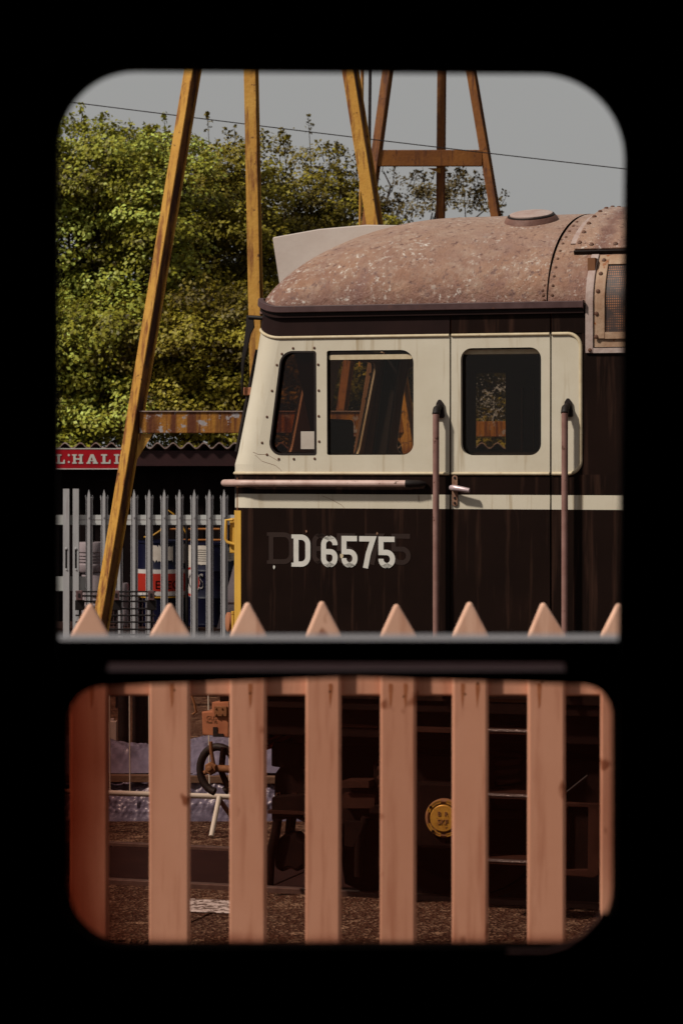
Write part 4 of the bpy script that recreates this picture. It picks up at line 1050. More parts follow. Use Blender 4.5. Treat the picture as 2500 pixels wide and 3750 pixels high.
# ================================================================== PALISADE FENCE
D2 = 28.9
pal = thing('palisade_fence', 'galvanised steel palisade fence with pointed pales in front of the shed', 'fence', (0,0,0))
m_ = MB(); cols = [(-.037,.030),(-.031,.004),(-.020,.022),(-.012,-.012),(.012,-.012),(.020,.022),(.031,.004),(.037,.030)]
tops = [-.085,-.060,-.10,-.052,-.052,-.10,-.060,-.085]; Hh = W(0,1791,D2).z
vs = []
for (x,y), tp in zip(cols, tops):
    fl = 1.18 if abs(x) > .025 else 1.0
    vs += [(x,y,0),(x,y,Hh-.12),(x*fl,y-(.004 if abs(x)>.025 else 0),Hh+tp)]
fs = []
for i in range(7):
    for k in range(2): fs.append((i*3+k,(i+1)*3+k,(i+1)*3+k+1,i*3+k+1))
vs.append((0,-.012,Hh)); fs.append((3*3+2, 4*3+2, len(vs)-1))
m_.add(vs, fs)
m_.box(-.008,.008,-.02,-.0105, W(0,1893,D2).z-.01, W(0,1893,D2).z+.006)
pme = m_.mesh('pale'); pme.materials.append(m_gal)
pxs = [150+z/1.96 for z in (346,455,562,670,778,886,995,1101,1210,1315)]+[150+1315/1.96+55*k for k in range(1,14)]
for px in pxs:
    o = bpy.data.objects.new('pale', pme); C.objects.link(o); o.parent = pal; o.location = (W(px,0,D2).x, D2, 0); o.rotation_euler = (0,0,random.uniform(-.03,.03))
    sd_ = o.modifiers.new('solid','SOLIDIFY'); sd_.thickness = .003
xa, xb = W(150+275/1.96,0,D2).x, W(pxs[-1]+20,0,D2).x
zr_, zr2_ = W(0,1886,D2).z, W(0,1922,D2).z
MB().box(xa, xb, D2+.016, D2+.022, zr2_, zr_).box(xa, xb, D2+.023, D2+.07, zr2_, zr2_+.006).build('rail', m_railw, pal)
MB().box(xa, xb, D2+.0155, D2+.0159, (zr_+zr2_)/2-.003, (zr_+zr2_)/2+.003).build('rail_crease', m_clip, pal)
MB().box(xa, xb, D2+.016, D2+.022, .30, .40).build('rail', m_railw, pal)
zt_ = W(0,1700+176/1.96,D2).z
for a, b in ((162,207),(232,275)):
    x0, x1 = W(150+a/1.96,0,D2).x, W(150+b/1.96,0,D2).x
    hole = rnd(rect((x0+x1)/2-.009, W(0,1700+755/1.96,D2).z, (x0+x1)/2+.013, W(0,1700+605/1.96,D2).z), .008)
    g = plate('gate_post', [rect(x0, 0, x1, zt_), hole], D2-.03, D2-.024, m_gal, pal)
    MB().box(x0, x1, D2-.0235, D2+.03, 0, zt_-.002).build('post_tube', m_bstuff, g)
    for zz in (605, 755):
        MB().lathe([(.012,0),(.008,.008)], ((x0+x1)/2+.002, D2-.03, W(0,1700+zz/1.96,D2).z+(.0)), (0,-1,0), 8).build('bolt', m_gal, g)
x0 = W(150+130/1.96,0,D2).x-3
MB().box(x0, W(150+275/1.96,0,D2).x, D2+.031, D2+.037, zr2_, zr_).build('gate_rail', m_railw, pal)
MB().box(x0, W(150+320/1.96,0,D2).x, D2+.031, D2+.037, W(0,1700+910/1.96,D2).z, W(0,1700+806/1.96,D2).z).build('gate_rail', m_railw, pal)
for k in range(1,12):
    o = bpy.data.objects.new('pale', pme); C.objects.link(o); o.parent = pal; o.location = (W(150+128/1.96-55*k-12,0,D2).x, D2, 0)

# ================================================================== SHED
DS = 31.0
shed = thing('goods_shed', 'dark low shed with a wavy corrugated roof edge behind the palisade fence', 'shed', (0,0,0))
xs0, xs1 = W(-500,0,DS).x, W(2600,0,DS).x
zc = W(0,1632,DS).z; amp = .030; pit = 56/F*DS
vs = []; fs = []; n = int((xs1-xs0)/pit*10)
ph = W(150+300/1.96,0,DS).x
for k in range(n+1):
    x = xs0+(xs1-xs0)*k/n; z = zc+amp*math.cos(2*PI*(x-ph)/pit)
    vs += [(x,DS-.25,z+.007),(x,DS-.25,z-.007),(x,DS+3.2,z-.35+.007),(x,DS+3.2,z-.35-.007)]
for k in range(n):
    a = k*4; b = a+4
    fs += [(a,b,b+1,a+1),(a,a+2,b+2,b),(a+1,b+1,b+3,a+3),(a+2,a+3,b+3,b+2)]
MB().add(vs, fs).build('roof', m_asb, shed, smooth=60)
zf0, zf1 = W(0,1706,DS).z, W(0,1650,DS).z
MB().box(xs0, xs1, DS-.20, DS-.17, zf0, zf1).build('fascia', m_fascia, shed)
MB().box(xs0, xs1, DS-.22, DS-.201, zf0, zf0+.025).build('fascia_trim', m_fascia, shed)
vs = []; fs = []; n = int((xs1-xs0)/.08)
for k in range(n+1):
    x = xs0+(xs1-xs0)*k/n; y = DS+(0 if (k//2)%2 else .04); vs += [(x,y,0),(x,y,zf1)]
MB().add(vs, [(2*k,2*k+2,2*k+3,2*k+1) for k in range(n)]).build('wall', m_shed, shed)
MB().box(xs0, xs1, DS+3.0, DS+3.05, 0, zc-.42).build('wall', m_shed, shed)
for x in (xs0, xs1): MB().box(x-.03, x+.03, DS+.05, DS+3.0, 0, zc-.42).build('wall', m_shed, shed)

# sign on the fascia
sx0, sx1 = W(150,0,DS).x, W(150+600/1.96,0,DS).x
ysg = DS-.245
zs0, zs1 = W(0,1050+1310/1.96,DS).z, W(0,1050+1160/1.96,DS).z
sg = thing('shed_sign', 'red board with white slab letters on the shed fascia', 'sign', (0,0,0))
MB().box(sx0, sx1, ysg-.01, ysg+.01, zs0, zs1).build('board', m_signred, sg)
for a, b in ((zs0, zs0+.010), (zs1-.010, zs1)): MB().box(sx0, sx1, ysg-.014, ysg-.0102, a, b).build('border', m_signwhite, sg)
def let(ch, zx0, zx1, zy0=1203, zy1=1270):
    x0, x1 = W(150+zx0/1.96,0,DS).x, W(150+zx1/1.96,0,DS).x; z0, z1 = W(0,1050+zy1/1.96,DS).z, W(0,1050+zy0/1.96,DS).z
    w_, h = x1-x0, z1-z0; t = h*.15; st = w_*.27
    X = lambda a: x0+a*w_
    Z = lambda a: z0+a*h
    if ch == 'L': lp = [[(X(0),z0),(X(1),z0),(X(1),Z(.42)),(X(.86),Z(.42)),(X(.80),Z(.16)),(X(.46),Z(.16)),(X(.46),Z(.85)),(X(.64),Z(.85)),(X(.64),z1),(X(0),z1),(X(0),Z(.85)),(X(.17),Z(.85)),(X(.17),Z(.15)),(X(0),Z(.15))]]
    elif ch == 'H':
        h_ = [(0,0),(.42,0),(.42,.15),(.32,.15),(.32,.43),(.68,.43),(.68,.15),(.58,.15),(.58,0),(1,0),(1,.15),(.90,.15),(.90,.85),(1,.85),(1,1),(.58,1),(.58,.85),(.68,.85),(.68,.57),(.32,.57),(.32,.85),(.42,.85),(.42,1),(0,1),(0,.85),(.10,.85),(.10,.15),(0,.15)]
        lp = [[(X(a),Z(b)) for a,b in h_]]
    elif ch == 'A':
        a_ = [(0,0),(.36,0),(.36,.14),(.28,.14),(.32,.26),(.60,.26),(.64,.14),(.55,.14),(.55,0),(1,0),(1,.14),(.93,.14),(.62,1),(.36,1),(.08,.14),(0,.14)]
        lp = [[(X(a),Z(b)) for a,b in a_], [(X(a),Z(b)) for a,b in ((.36,.38),(.56,.38),(.46,.70))]]
    plate('letter', lp, ysg-.0145, ysg-.0105, m_signwhite, sg)
let('L', 122, 190); let('H', 242, 320); let('A', 343, 425); let('L', 447, 515); let('L', 540, 600)
for zy in (1209, 1258):
    p = W(150+218/1.96, 1050+zy/1.96, DS); MB().lathe([(.012,0),(.012,.004)], (p.x, ysg-.0105, p.z), (0,-1,0), 10).build('dot', m_signwhite, sg)

# loading bank that carries the drums
DB = 30.0
zb_ = W(0,2292,DB).z
bank = tag(MB().box(W(-200,0,DB).x, W(1100,0,DB).x, DB-.4, DB+.85, -.03, zb_).build('loading_bank', m_conc), kind='structure')
# drums
def drum(px0, px1, py0, y, name, label):
    r = (px1-px0)/2/F*y; x = W((px0+px1)/2,0,y).x; zt2 = W(0,py0,y).z; h = zt2-zb_
    d = thing(name, label, 'drum', (x,y,zb_), 0, 'oil drums behind the palisade fence')
    p = [(r*.97,0),(r,.01),(r,.03),(r*.965,.035)]
    for f in (.345,.665): p += [(r*.965,h*f-.02),(r*.995,h*f),(r*.965,h*f+.02)]
    p += [(r*.965,h-.03),(r,h-.025),(r,h),(r*.96,h),(r*.955,h-.015)]
    MB().lathe(p, (0,0,0), (0,0,1), 40).build('shell', m_blue, d, smooth=40)
    return d, r, h
def wrap(d, r, a0, a1, z0, z1, mat, name, n=14, rag=0):
    vs = []
    for k in range(n+1):
        t_ = math.radians(a0+(a1-a0)*k/n); e0 = random.uniform(-rag,rag); e1 = random.uniform(-rag,rag)
        vs += [(r*math.sin(t_),-r*math.cos(t_),z0+e0),(r*math.sin(t_),-r*math.cos(t_),z1+e1)]
    return MB().add(vs, [(2*k,2*k+2,2*k+3,2*k+1) for k in range(n)]).build(name, mat, d, smooth=60)
dA, rA, hA = drum(500, 690, 1978, DB+.1, 'oil_drum', 'blue drum with red and white band and a torn label behind the fence')
zz = lambda py, y: W(0,py,y).z-zb_
ya = DB+.1-rA
wrap(dA, rA*1.003, -180, 180, zz(2182,ya), zz(2086,ya), m_drumwhite, 'white_band', 40)
wrap(dA, rA*1.007, -180, 180, zz(2166,ya), zz(2101,ya), m_drumred, 'red_band', 40)
wrap(dA, rA*1.008, -180, 180, zz(2190,ya), zz(2185,ya), m_cable, 'rust_rim', 40)
wrap(dA, rA*.985, -22, 28, zz(2055,ya), zz(2000,ya), m_paper, 'torn_label', 22, .014)
wrap(dA, rA*.985, 44, 80, zz(2062,ya), zz(1995,ya), m_paper, 'label', 8, .008)
dB, rB, hB = drum(688, 872, 1985, DB-.02, 'oil_drum', 'dark blue drum with pale labels and a white ringed logo behind the fence')
yb = DB-.02-rB
wrap(dB, rB*.985, -75, -52, zz(2080,yb), zz(1988,yb), m_paper, 'label', 6)
wrap(dB, rB*.985, -42, 2, zz(2068,yb), zz(1998,yb), m_paper, 'label', 8, .004)
wrap(dB, rB*.985, 22, 62, zz(2056,yb), zz(2005,yb), m_paper, 'label', 8, .006)
for k in range(6): wrap(dB, rB*.99, -36, -6, zz(2016+k*8,yb), zz(2014+k*8,yb), m_ink, 'print_line', 4)
for k in range(4): wrap(dB, rB*.99, 26, 50, zz(2022+k*8,yb), zz(2020+k*8,yb), m_ink, 'print_line', 4)
# round logo with lettering, bent to the shell
def disc_on(d, r, ang, zc_, rad, mat, name, squash=1.0, inner=0):
    vs = []; n = 28
    for k in range(n):
        t_ = 2*PI*k/n
        for q_ in (inner, 1.0):
            a = math.radians(ang)+rad*q_*math.cos(t_)/r; vs.append((r*math.sin(a), -r*math.cos(a), zc_+rad*q_*squash*math.sin(t_)))
    return MB().add(vs, [(2*k,2*k+1,(2*k+3)%(2*n),(2*k+2)%(2*n)) for k in range(n)]).build(name, mat, d)
zl = zz(2132,yb)
disc_on(dB, rB*1.002, -62, zl, .16, m_drumwhite, 'logo_ring', 1.0, .0)
disc_on(dB, rB*1.005, -62, zl, .155, m_drumred, 'logo_ring', 1.0, .84)
def txt_on(d, r, body, size, ang, z, mat, name, sx=1.0):
    o = txt(body, size, (0,0,0), (0,0,0), mat, d, name, .0004, sx=1)
    me = o.data
    for v in me.vertices:
        a = math.radians(ang)+v.co.x*sx/r; zz_ = v.co.y; v.co = (r*math.sin(a), -r*math.cos(a), z+zz_)
    return o
txt_on(dA, rA*1.016, 'ELEC', .125, 15, (zz(2166,ya)+zz(2101,ya))/2-.03, m_ink, 'lettering')
txt_on(dB, rB*1.008, 'CUS', .230, -44, zl-.0, m_drumwhite, 'lettering', .55); txt_on(dB, rB*1.012, 'CUS', .185, -44, zl-.0, m_blue, 'lettering', .66)
# grey ribbed kegs on the left
def keg(px0, px1, py0, py1, y, label, ribs):
    r = (px1-px0)/2/F*y; x = W((px0+px1)/2,0,y).x; z0, z1 = W(0,py1,y).z, W(0,py0,y).z
    d = thing('plastic_keg', label, 'keg', (x,y,z0), 0, 'pale kegs stacked behind the fence'); h = z1-z0
    p = [(r*.9,0),(r,.02)]
    for k in range(ribs): a = h*(.45-.10*ribs/2+.10*k); p += [(r,a),(r*.93,a+.01),(r*.93,a+.03),(r,a+.04)]
    p += [(r,h-.03),(r*.92,h)]
    MB().lathe(p, (0,0,0), (0,0,1), 32).build('shell', m_grey, d, smooth=35)
    MB().lathe([(r*.25,h),(r*.25,h+.02)], (0,0,0), (0,0,1), 16).build('lid', m_bstuff, d)
    return d
keg(288, 384, 1985, 2095, DB, 'upper pale ribbed keg left of the leaning yellow leg', 4)
keg(300, 396, 2097, 2292, DB+.02, 'lower grey keg under the ribbed keg left of the yellow leg', 3)
keg(428, 472, 2135, 2292, DB-.15, 'small pinkish keg right of the yellow leg', 1)
# leaning board
b_ = thing('leaning_board', 'pale grey board leaning beside the blue drum at the locomotive nose', 'board', (0,0,0))
q = [W(794,2302,DB-.55), W(905,2302,DB-.55), W(905,2060,DB-.55), W(856,2070,DB-.55)]
o = plate('panel', [[(p.x,p.z) for p in q]], DB-.57, DB-.545, m_grey, b_)
q = W(855,2205,DB-.55); MB().box(q.x-.09, q.x+.12, DB-.576, DB-.571, q.z-.012, q.z).build('batten', m_clip, b_)
# copper pipes and cable on the shed wall
for px0, px1, py in ((622,805,1938),(672,812,1978)):
    a, b = W(px0,py,DS-.06), W(px1,py,DS-.06)
    tag(MB().tube([a,b], .012, 8).build('copper_pipe', m_copper), ['upper copper pipe across the dark shed wall','lower copper pipe just above the blue drums'][py>1950], 'pipe', 'copper pipes on the shed wall')
q = [W(*p,DS-.1) for p in ((528,1968),(560,1962),(590,1942),(600,1905),(615,1868),(632,1880),(660,1915),(682,1950),(690,2000),(688,2100))]
tag(MB().tube(q, .011, 8).build('hanging_cable', m_cable, smooth=60), 'orange cable looped above the drums on the shed wall', 'cable')
a, b = W(685,1900,DB-.45), W(685,2300,DB-.45)
tag(MB().tube([a,b], .016, 8).build('black_pole', m_bstuff), 'thin black pole standing between the two blue drums', 'pole')
# black mesh panel in front of the palisade
DM = 27.6
bm_ = thing('mesh_hurdle', 'black plastic mesh hurdle with three clipped posts before the palisade', 'hurdle', (0,0,0))
def zm(zx, zy): return W(150+zx/1.96, 1700+zy/1.96, DM)
for zy in (915,945,985,1037,1085,1133,1185,1225,1275,1330):
    a, b = zm(250,zy), zm(825,zy); MB().tube([a,b], .0085, 6).build('bar', m_bstuff, bm_)
for zx in range(262, 830, 26):
    a, b = zm(zx,925), zm(zx,1600); MB().tube([a,b], .0022, 5).build('wire', m_clip, bm_)
for zx in (280,545,795):
    a, b = zm(zx,905), zm(zx,975); x = a.x
    MB().box(x-.032, x+.032, DM-.06, DM-.02, b.z, a.z).build('clip', m_clip, bm_, bevel=.006)
    MB().box(x-.01, x+.01, DM-.064, DM-.0602, (a.z+b.z)/2-.02, (a.z+b.z)/2+.02).build('clip_slot', m_bstuff, bm_)
    MB().box(x-.045, x+.045, DM-.019, DM+.05, b.z-.10, b.z).build('clip_block', m_bstuff, bm_, bevel=.006)
    MB().box(x-.012, x+.012, DM+.009, DM+.03, -.03, b.z-.08).build('post', m_bstuff, bm_)

# ================================================================== CRANE (two yellow A frames)
CN, CF = 22.5, 33.1
cr = thing('gantry_crane', 'rusty yellow gantry crane on tall leaning legs behind the locomotive', 'gantry crane', (0,0,0))
def leg(pa, pb, d, wpx, name='leg', mat=None, tw=.55, ext=(0,0), d2=None, ch=True):
    """steel channel between two photo points at depth d"""
    a = WD(*pa, d); b = WD(*pb, d2 or d); u = (b-a)
    a = a-u*ext[0]; b = b+u*ext[1]
    wm = wpx*K/F*d; side = Vector((math.cos(tw), -math.sin(tw), 0))
    h = wm*.5
    # closed face to the front left, channel open to the right
    fw, sd_ = wm*.62, wm*.75; t = wm*.1
    if ch: pts = [(-fw/2,-sd_/2),(fw/2,-sd_/2),(fw/2,-sd_/2+t),(-fw/2+t,-sd_/2+t),(-fw/2+t,sd_/2-t),(fw/2,sd_/2-t),(fw/2,sd_/2),(-fw/2,sd_/2)]
    else: pts = [(-fw/2,-sd_/2),(fw/2,-sd_/2),(fw/2,sd_/2),(-fw/2,sd_/2)]
    return MB().prof(a, b, pts, side).build(name, mat or m_crane, cr, bevel=.004)
def boxleg(pa, pb, d, wpx, tw, name='leg', ext=(0,0), mat=None, d2=None):
    a = WD(*pa, d); b = WD(*pb, d2 or d); u = b-a; a = a-u*ext[0]; b = b+u*ext[1]
    wm = wpx*K/F*d; side = Vector((math.cos(tw), math.sin(tw), 0))
    fw = wm*.71; sd_ = wm*.68; t = wm*.09; e = wm*.14
    d_ = (b-a).normalized(); s_ = (side-d_*side.dot(d_)).normalized()
    # box section with lipped edges: recessed right-hand face
    pts = [(-fw/2,-sd_/2),(fw/2,-sd_/2),(fw/2,-sd_/2+t),(fw/2-e,-sd_/2+t),(fw/2-e,sd_/2-t),(fw/2,sd_/2-t),(fw/2,sd_/2),(-fw/2,sd_/2)]
    lg = MB().prof(a, b, pts, side).build(name, mat or m_crane, cr, bevel=.004)
    x = fw/2-e
    MB().prof(a+d_*.02, b-d_*.02, [(x+.0015,-sd_/2+t+.002),(x+.004,-sd_/2+t+.002),(x+.004,sd_/2-t-.002),(x+.0015,sd_/2-t-.002)], side).build('web', m_web_shade, lg)
    return lg
boxleg((180.5,1748),(443,163), CN, 42, -.78, ext=(0,.72))
boxleg((940,1015),(805,165), CN, 42, -.52, ext=(.0,1.35))
boxleg((1056,1748),(940,1015), CN, 42, -.52)
boxleg((609,1800),(577,163), CN-.9, 40, -.26, ext=(0,.72))
bar = lambda x0,x1,y0,y1,d,m=m_cranebar,nm='tie_beam': MB().box(WD(x0,0,d).x, WD(x1,0,d).x, d-.04, d+.04, WD(0,y1,d).z, WD(0,y0,d).z).build(nm, m, cr, bevel=.005)
bar(322, 928, 946, 995, CN)
MB().box(WD(322,0,CN).x, WD(928,0,CN).x, CN-.05, CN+.05, WD(0,946,CN).z-.0, WD(0,946,CN).z+.008).build('tie_flange', m_roofl, cr)
boxleg((760,1130),(890,165), CF, 28, -.5, ext=(.15,.5), mat=m_crane2); boxleg((1223,1000),(1082,165), CF, 27, -.45, ext=(.35,.6), mat=m_crane2)
boxleg((1006,1100),(1014,165), CF+.4, 25, -.3, ext=(.3,.6), mat=m_crane2)
bar(866, 1106, 345, 382, CF, m_crane2); bar(768, 1210, 968, 1003, CF)
q = [WD(983,384,CF), WD(1012,384,CF), WD(1012,396,CF)]
plate('gusset', [[(p.x,p.z) for p in q]], CF+.1, CF+.13, m_crane, cr)
a, b = WD(637,-990,CN), WD(985,-330,CF); MB().obox(a, b, .25, .3).build('girder', m_crane, cr)
for xa, xb, ye, m_, r_ in ((833,828,310,m_crane,.016),(851,846,330,m_wirem,.015)):
    a, b = WD(xa,60,27), WD(xb,ye+180,27); MB().tube([a,b], r_, 8).build('hoist_rod', m_, cr)
m_pend = M('pendant_black',(.01,.008,.008),rough=.5)
for xs_ in ((318,352,996,1058),(932,902,996,1046)):
    q = [WD(xs_[0],xs_[2],CN), WD(xs_[1],xs_[2],CN), WD(xs_[0]-(4 if xs_[0]<600 else -8),xs_[3],CN)]
    plate('gusset', [[(p.x,p.z) for p in q]], CN-.02, CN-.005, m_crane, cr)
# thin back rod behind leg three
a, b = WD(827,440,CN+1.5), WD(826,520,CN+1.5); MB().tube([a,b,b+Vector((0,0,-1.2))], .010, 6).build('stay_rod', m_crane, cr)

# overhead cable
q = []
for k in range(41):
    t_ = -0.6+2.2*k/40; x = 170+(1435-170)*t_; y = 235.5+(388-235.5)*t_+9*4*t_*(1-t_)*.25
    q.append(WD(x, y, 30))
tag(MB().tube(q, .0055, 6).build('overhead_cable', m_wirem), 'thin dark overhead wire slanting down across the grey sky', 'cable')

# ================================================================== BARRIER, TARP, CLUTTER
DBR = 18.2
br = thing('crowd_barrier', 'white tubular crowd barrier with thin upright bars beyond the track', 'barrier', (0,0,0))
def zb(zx, zy, d=DBR): return W(200+zx/1.96, 2450+zy/1.96, d)
a, b = zb(-420,862), zb(1330,921)
up = Vector((0,0,1.0)); b2 = b+Vector((.07,0,.07)); a2 = a+Vector((-.07,0,.07))
fr_ = [a, b, b+Vector((.045,0,.02)), b2, b2+up*.90, b+up*.98, a+up*.98, a2+up*.90, a2, a+Vector((-.045,0,.02))]
MB().tube(fr_, .0178, 12, closed=True).build('frame', m_tube, br, smooth=60)
nb = 13
for k in range(nb):
    zx = 400+142.5*(k-5); t_ = (zx+420)/1750; p = a+(b-a)*t_
    if 0 < t_ < 1: MB().tube([p+Vector((0,0,.012)), p+up*.97+Vector((-.012*random.random(),0,0))], .0042, 6).build('upright', m_tube, br)
for zx in (-300, 1183):
    t_ = (zx+420)/1750; p = a+(b-a)*t_
    g = ground_pt(200+1125/1.96, 3070, -.012) if zx > 0 else Vector((p.x-.1, p.y-.3, -.012))
    MB().tube([p+Vector((0,-.012,0)), Vector((g.x,g.y,.0))], .0165, 10).build('foot', m_tube, br, smooth=60)
    MB().tube([p+Vector((0,.015,-.02)), Vector((p.x+.11,p.y+.32,-.0))], .0165, 10).build('foot', m_tuberust, br, smooth=60)
# tarpaulin over a timber pile
def tarp(x0, x1, prof, name, label, seed, nx=230, ny=60):
    r_ = np.random.default_rng(seed); ph_ = r_.uniform(0, 6.28, 40); vs = []
    L = np.cumsum([0]+[math.dist(prof[i],prof[i+1]) for i in range(len(prof)-1)])
    def ridge(u, v):
        h = 0
        for k in range(16):
            an = ph_[k]; f = 4+k*3.4; w_ = math.sin(f*(u*math.cos(an)+v*math.sin(an)*1.4)+ph_[(k+12)%40]+1.6*math.sin(4*u+3*v+ph_[(k+24)%40])); h += (1-abs(w_))**2/(1+.33*k)
        return h
    for i in range(nx+1):
        u = x0+(x1-x0)*i/nx
        for j in range(ny+1):
            l_ = L[-1]*j/ny; k = min(int(np.searchsorted(L, l_, 'right'))-1, len(prof)-2); f = (l_-L[k])/(L[k+1]-L[k])
            y = prof[k][0]+(prof[k+1][0]-prof[k][0])*f; z = prof[k][1]+(prof[k+1][1]-prof[k][1])*f
            h = ridge(u, l_)*.021*min(1, 4*j/ny+.15)
            z2 = z+h*.8+(.05*math.sin(u*2.3+ph_[3])+.025*math.sin(u*6.1+ph_[4]))*min(1,1.6*j/ny)
            vs.append((u, y-h*.8, z2))
    fs = [(i*(ny+1)+j,(i+1)*(ny+1)+j,(i+1)*(ny+1)+j+1,i*(ny+1)+j+1) for i in range(nx) for j in range(ny)]
    o = MB().add(vs, fs).build(name, m_tarp, smooth=45); return tag(o, label, 'tarpaulin', 'purple tarpaulins by the barrier')
xt0, xt1 = W(60,0,19).x, W(1120,0,19).x
tarp(xt0, xt1, [(18.86,-.02),(18.9,.05),(19.0,.19),(19.12,.21)], 'tarpaulin', 'lower crumpled purple tarpaulin lying on the ground under the timber', 3)
tarp(xt0, xt1, [(19.06,.285),(19.12,.33),(19.3,.43),(19.55,.455),(20.2,.40),(20.6,.0)], 'tarpaulin', 'upper crumpled purple tarpaulin humped above the timber', 5)
a = W(60,2833,18.98); b = W(1100,2845,18.98)
tag(MB().obox(Vector((xt0-.2,18.97,a.z-.02)), Vector((xt1,18.97,b.z-.02)), .09, .048, Vector((0,1,0))).build('timber_baulk', m_timber, bevel=.004), 'long weathered timber plank lying between the two tarpaulins', 'timber')
tag(MB().box(xt0, xt1, 19.13, 20.5, -.03, .22).build('timber_stack', m_bstuff), 'dark stack hidden under the crumpled tarpaulins', 'stack')
# black barrels and a white carton behind the tarpaulin
for k, (px0, px1, lab) in enumerate(((432,478,'narrow black barrel with ribs behind the tarpaulin and barrier'),(484,560,'wide black barrel with ribs behind the tarpaulin and barrier'),(300,395,'black barrel at far left behind the first picket'),(600,690,'black barrel behind the second picket by the tarpaulin'))):
    y = 21.5+.15*k; r = (px1-px0)/2/F*y; x = W((px0+px1)/2,0,y).x
    d = thing('black_barrel', lab, 'barrel', (x,y,-.03), 0, 'black barrels behind the tarpaulin')
    p = [(r*.95,0),(r,.03)]
    for q_ in (.28,.33,.55,.60,.80,.85): p += [(r*.97,q_-.015),(r,q_),(r*.97,q_+.015)]
    p += [(r,.93),(r*.9,.95)]
    MB().lathe(p, (0,0,0), (0,0,1), 24).build('shell', m_bstuff, d, smooth=35)
    MB().lathe([(r*.92,.952),(r*.92,.975),(r*.5,.985)], (0,0,0), (0,0,1), 24).build('lid', m_bstuff, d, smooth=35)
p = W(412,2640,20.9); z0 = W(0,2730,20.9).z-.2
c_ = thing('white_carton', 'small white carton standing behind the tarpaulin near the left picket', 'carton', (0,0,0))
MB().box(p.x-.026, p.x+.035, 20.85, 20.95, z0, p.z).build('body', m_paper, c_, bevel=.004); MB().box(p.x-.012, p.x+.012, 20.88, 20.92, p.z, p.z+.018).build('cap', m_drumwhite, c_)
tag(MB().box(p.x-.3, p.x+.25, 20.7, 21.05, -.03, z0).build('wooden_box', m_timber), 'low wooden box under the small white carton', 'box')

# ================================================================== TREES
def make_leaves(P, Nn, size, tint):
    n = len(P); Nn = Nn/np.linalg.norm(Nn, axis=1, keepdims=True)
    rv_ = rng.normal(size=(n,3)); a = np.cross(Nn, rv_); a /= np.linalg.norm(a, axis=1, keepdims=True)+1e-9; b = np.cross(Nn, a)
    s = size*rng.uniform(.6,1.25,(n,1))
    v = np.empty((n,4,3)); v[:,0] = P-a*s*.62; v[:,1] = P+b*s*.42-a*s*.05+Nn*s*.12; v[:,2] = P+a*s*.62; v[:,3] = P-b*s*.42-a*s*.05+Nn*s*.12
    return v.reshape(-1,3), tint
def leaf_object(name, V, tint, mat, parent):
    n = len(V)//4; me = bpy.data.meshes.new(name)
    me.vertices.add(n*4); me.vertices.foreach_set('co', V.astype(np.float32).ravel())
    me.loops.add(n*4); me.loops.foreach_set('vertex_index', np.arange(n*4, dtype=np.int32))
    me.polygons.add(n); me.polygons.foreach_set('loop_start', np.arange(0,n*4,4,dtype=np.int32))
    me.update(calc_edges=True)
    at = me.attributes.new('tint','FLOAT','FACE'); at.data.foreach_set('value', tint.astype(np.float32))
    return mk(name, me, mat, parent)
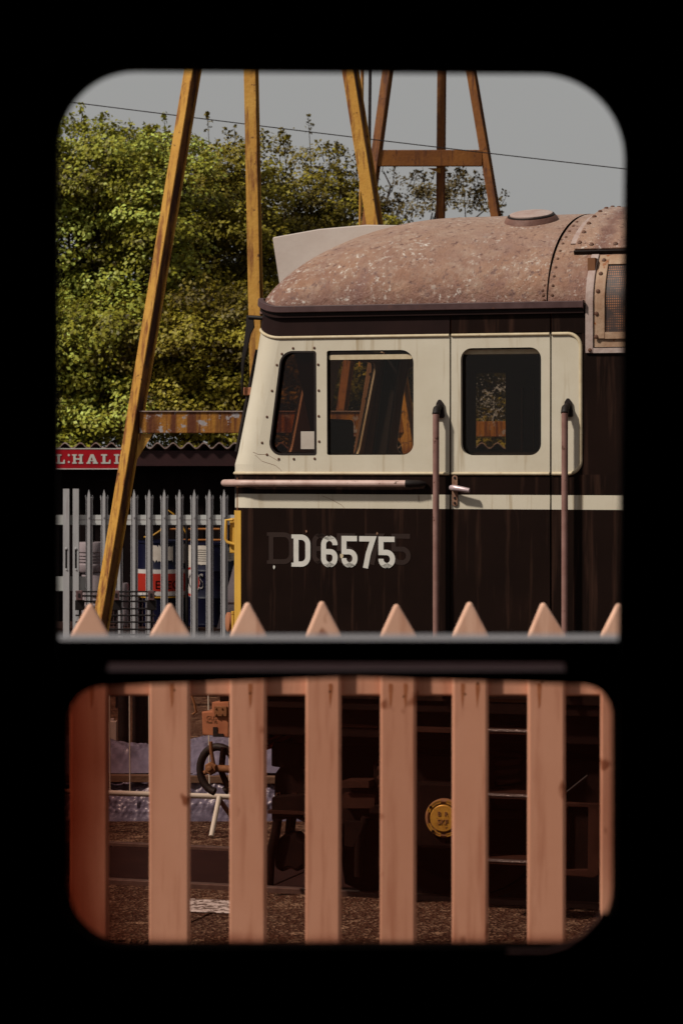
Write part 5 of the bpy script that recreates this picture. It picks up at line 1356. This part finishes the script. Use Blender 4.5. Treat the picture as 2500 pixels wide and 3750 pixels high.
def tree(label, cx, cz, d, rx, ry, rz, nlobe, dens, lsize, mat, shoots=(), lr=(.40,.66), inner=.25, shade=0.0, trunk=.14, sprigs=3):
    """cx,cz crown centre in photo pixels at distance d; radii in metres"""
    c = W(cx, cz, d)
    t = thing('tree', label, 'tree', (c.x,d,-.03), 0, 'broadleaf trees behind the shed')
    base = np.array([0,0,c.z+.03]); mbk = MB(); Ps, Ns, Ts = [], [], []
    global rng; rng = np.random.default_rng(int(abs(cx)*7+abs(cz)))
    def limb(p0, p1, r0, r1, k=6):
        pts = [p0+(p1-p0)*i/k+Vector(rng.normal(size=3)*.06*(0 if i in (0,k) else 1)*(p1-p0).length) for i in range(k+1)]
        MB().tube(pts, [r0+(r1-r0)*i/k for i in range(k+1)], 7).build('limb', m_bark, t, smooth=60)
    mid = Vector((0,0,base[2]*.55)); top = Vector((0,0,base[2]+rz*.6))
    MB().tube([Vector((0,0,0)), Vector((.03,0,.4)), mid, top], [trunk*1.25,trunk,trunk*.8,trunk*.2], 10).build('trunk', m_bark, t, smooth=60)
    def put(pos, nn, tint): Ps.append(pos); Ns.append(nn); Ts.append(np.clip(tint,0,1))
    for k in range(nlobe):
        # even spread over the crown, front half first; every third lobe sits deeper
        gz = 1-2*(k+.5)/nlobe; ga = k*2.39996+cx; gr = math.sqrt(max(0,1-gz*gz))
        v = np.array([gr*math.cos(ga), gr*math.sin(ga), gz]); v[1] = -abs(v[1]) if k % 5 else v[1]
        v = np.sign(v)*np.abs(v)**.72+rng.normal(size=3)*.09
        f = rng.uniform(.84,1.0) if k % 3 else rng.uniform(.45,.7)
        lc = base+v*np.array([rx,ry,rz])*f
        if lc[2] < .5: continue
        R_ = rng.uniform(*lr); lt = rng.uniform(-.30,.26)
        nc = int(16*dens*(R_/.53)**2)
        for q_ in range(nc):
            e = rng.normal(size=3); e /= np.linalg.norm(e); e[2] = abs(e[2])*.95-.25*rng.random()
            e += np.array([-.25,-.35,.05]); e /= np.linalg.norm(e)
            cc = lc+e*R_*np.array([1.1,1.0,.72])*rng.uniform(.75,1.08)
            r = rng.uniform(.12,.23); m = int(34*rng.uniform(.6,1.3)*(r/.15)**2)
            q = rng.normal(size=(m,3)); q /= np.linalg.norm(q,axis=1,keepdims=True); rad = rng.uniform(.2,1,(m,1))**.5
            pos = cc+q*rad*r*np.array([1.15,1.0,.62])
            put(pos, q*.45+e*.55+np.array([-.25,-.25,.55])+rng.normal(size=(m,3))*.33, .5+lt+shade+rng.normal(size=m)*.15)
        if rng.random() < .35: limb(Vector((0,0,base[2]*rng.uniform(.5,1))), Vector(lc), .040, .010)
        if v[2] > .35:                                    # ragged sprigs along the top
            for q_ in range(sprigs+2):
                p0 = lc+np.array([rng.uniform(-1,1)*R_, rng.uniform(-.6,.2)*R_, R_*.55]); h = rng.uniform(.06,.20); dx = rng.uniform(-.12,.12)
                m = int(14+h*90); tt = rng.uniform(0,1,(m,1)); pos = p0+np.array([dx,0,h])*tt+rng.normal(size=(m,3))*.055*(1.2-tt)
                put(pos, rng.normal(size=(m,3))+np.array([0,-.3,.6]), .38+shade+rng.normal(size=m)*.12)
                mbk.tube([Vector(p0-np.array([0,0,.15])), Vector(p0+np.array([dx,0,h*.9]))], [.007,.002], 4)
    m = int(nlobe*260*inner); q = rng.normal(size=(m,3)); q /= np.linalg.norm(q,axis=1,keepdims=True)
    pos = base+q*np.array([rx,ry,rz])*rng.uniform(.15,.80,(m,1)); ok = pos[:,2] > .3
    put(pos[ok], q[ok]+rng.normal(size=q[ok].shape)*.6, .22+rng.normal(size=int(ok.sum()))*.12)  # inner leaves tinted darker, the crown's inner shade put into their colour
    for sx_, sy_ in shoots:
        p = W(sx_, sy_, d); p = np.array([p.x-c.x, -.2, p.z+.03])
        m = 34; tt = rng.uniform(0,1,(m,1))**1.5; pos = p+np.array([.03,0,-.26])*tt+rng.normal(size=(m,3))*.028*(.5+tt)
        put(pos, rng.normal(size=(m,3))+np.array([0,-.3,.5]), .3+rng.normal(size=m)*.1)
        mbk.tube([Vector(p), Vector(p+np.array([.05,0,-.9]))], [.003,.009], 5)
    Pa = np.concatenate(Ps); Na = np.concatenate(Ns); Ta = np.concatenate(Ts)
    V_, _ = make_leaves(Pa, Na, lsize, None)
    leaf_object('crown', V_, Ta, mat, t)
    if mbk.v: mbk.build('twigs', m_bark, t, smooth=60)['kind'] = 'stuff'
    return t
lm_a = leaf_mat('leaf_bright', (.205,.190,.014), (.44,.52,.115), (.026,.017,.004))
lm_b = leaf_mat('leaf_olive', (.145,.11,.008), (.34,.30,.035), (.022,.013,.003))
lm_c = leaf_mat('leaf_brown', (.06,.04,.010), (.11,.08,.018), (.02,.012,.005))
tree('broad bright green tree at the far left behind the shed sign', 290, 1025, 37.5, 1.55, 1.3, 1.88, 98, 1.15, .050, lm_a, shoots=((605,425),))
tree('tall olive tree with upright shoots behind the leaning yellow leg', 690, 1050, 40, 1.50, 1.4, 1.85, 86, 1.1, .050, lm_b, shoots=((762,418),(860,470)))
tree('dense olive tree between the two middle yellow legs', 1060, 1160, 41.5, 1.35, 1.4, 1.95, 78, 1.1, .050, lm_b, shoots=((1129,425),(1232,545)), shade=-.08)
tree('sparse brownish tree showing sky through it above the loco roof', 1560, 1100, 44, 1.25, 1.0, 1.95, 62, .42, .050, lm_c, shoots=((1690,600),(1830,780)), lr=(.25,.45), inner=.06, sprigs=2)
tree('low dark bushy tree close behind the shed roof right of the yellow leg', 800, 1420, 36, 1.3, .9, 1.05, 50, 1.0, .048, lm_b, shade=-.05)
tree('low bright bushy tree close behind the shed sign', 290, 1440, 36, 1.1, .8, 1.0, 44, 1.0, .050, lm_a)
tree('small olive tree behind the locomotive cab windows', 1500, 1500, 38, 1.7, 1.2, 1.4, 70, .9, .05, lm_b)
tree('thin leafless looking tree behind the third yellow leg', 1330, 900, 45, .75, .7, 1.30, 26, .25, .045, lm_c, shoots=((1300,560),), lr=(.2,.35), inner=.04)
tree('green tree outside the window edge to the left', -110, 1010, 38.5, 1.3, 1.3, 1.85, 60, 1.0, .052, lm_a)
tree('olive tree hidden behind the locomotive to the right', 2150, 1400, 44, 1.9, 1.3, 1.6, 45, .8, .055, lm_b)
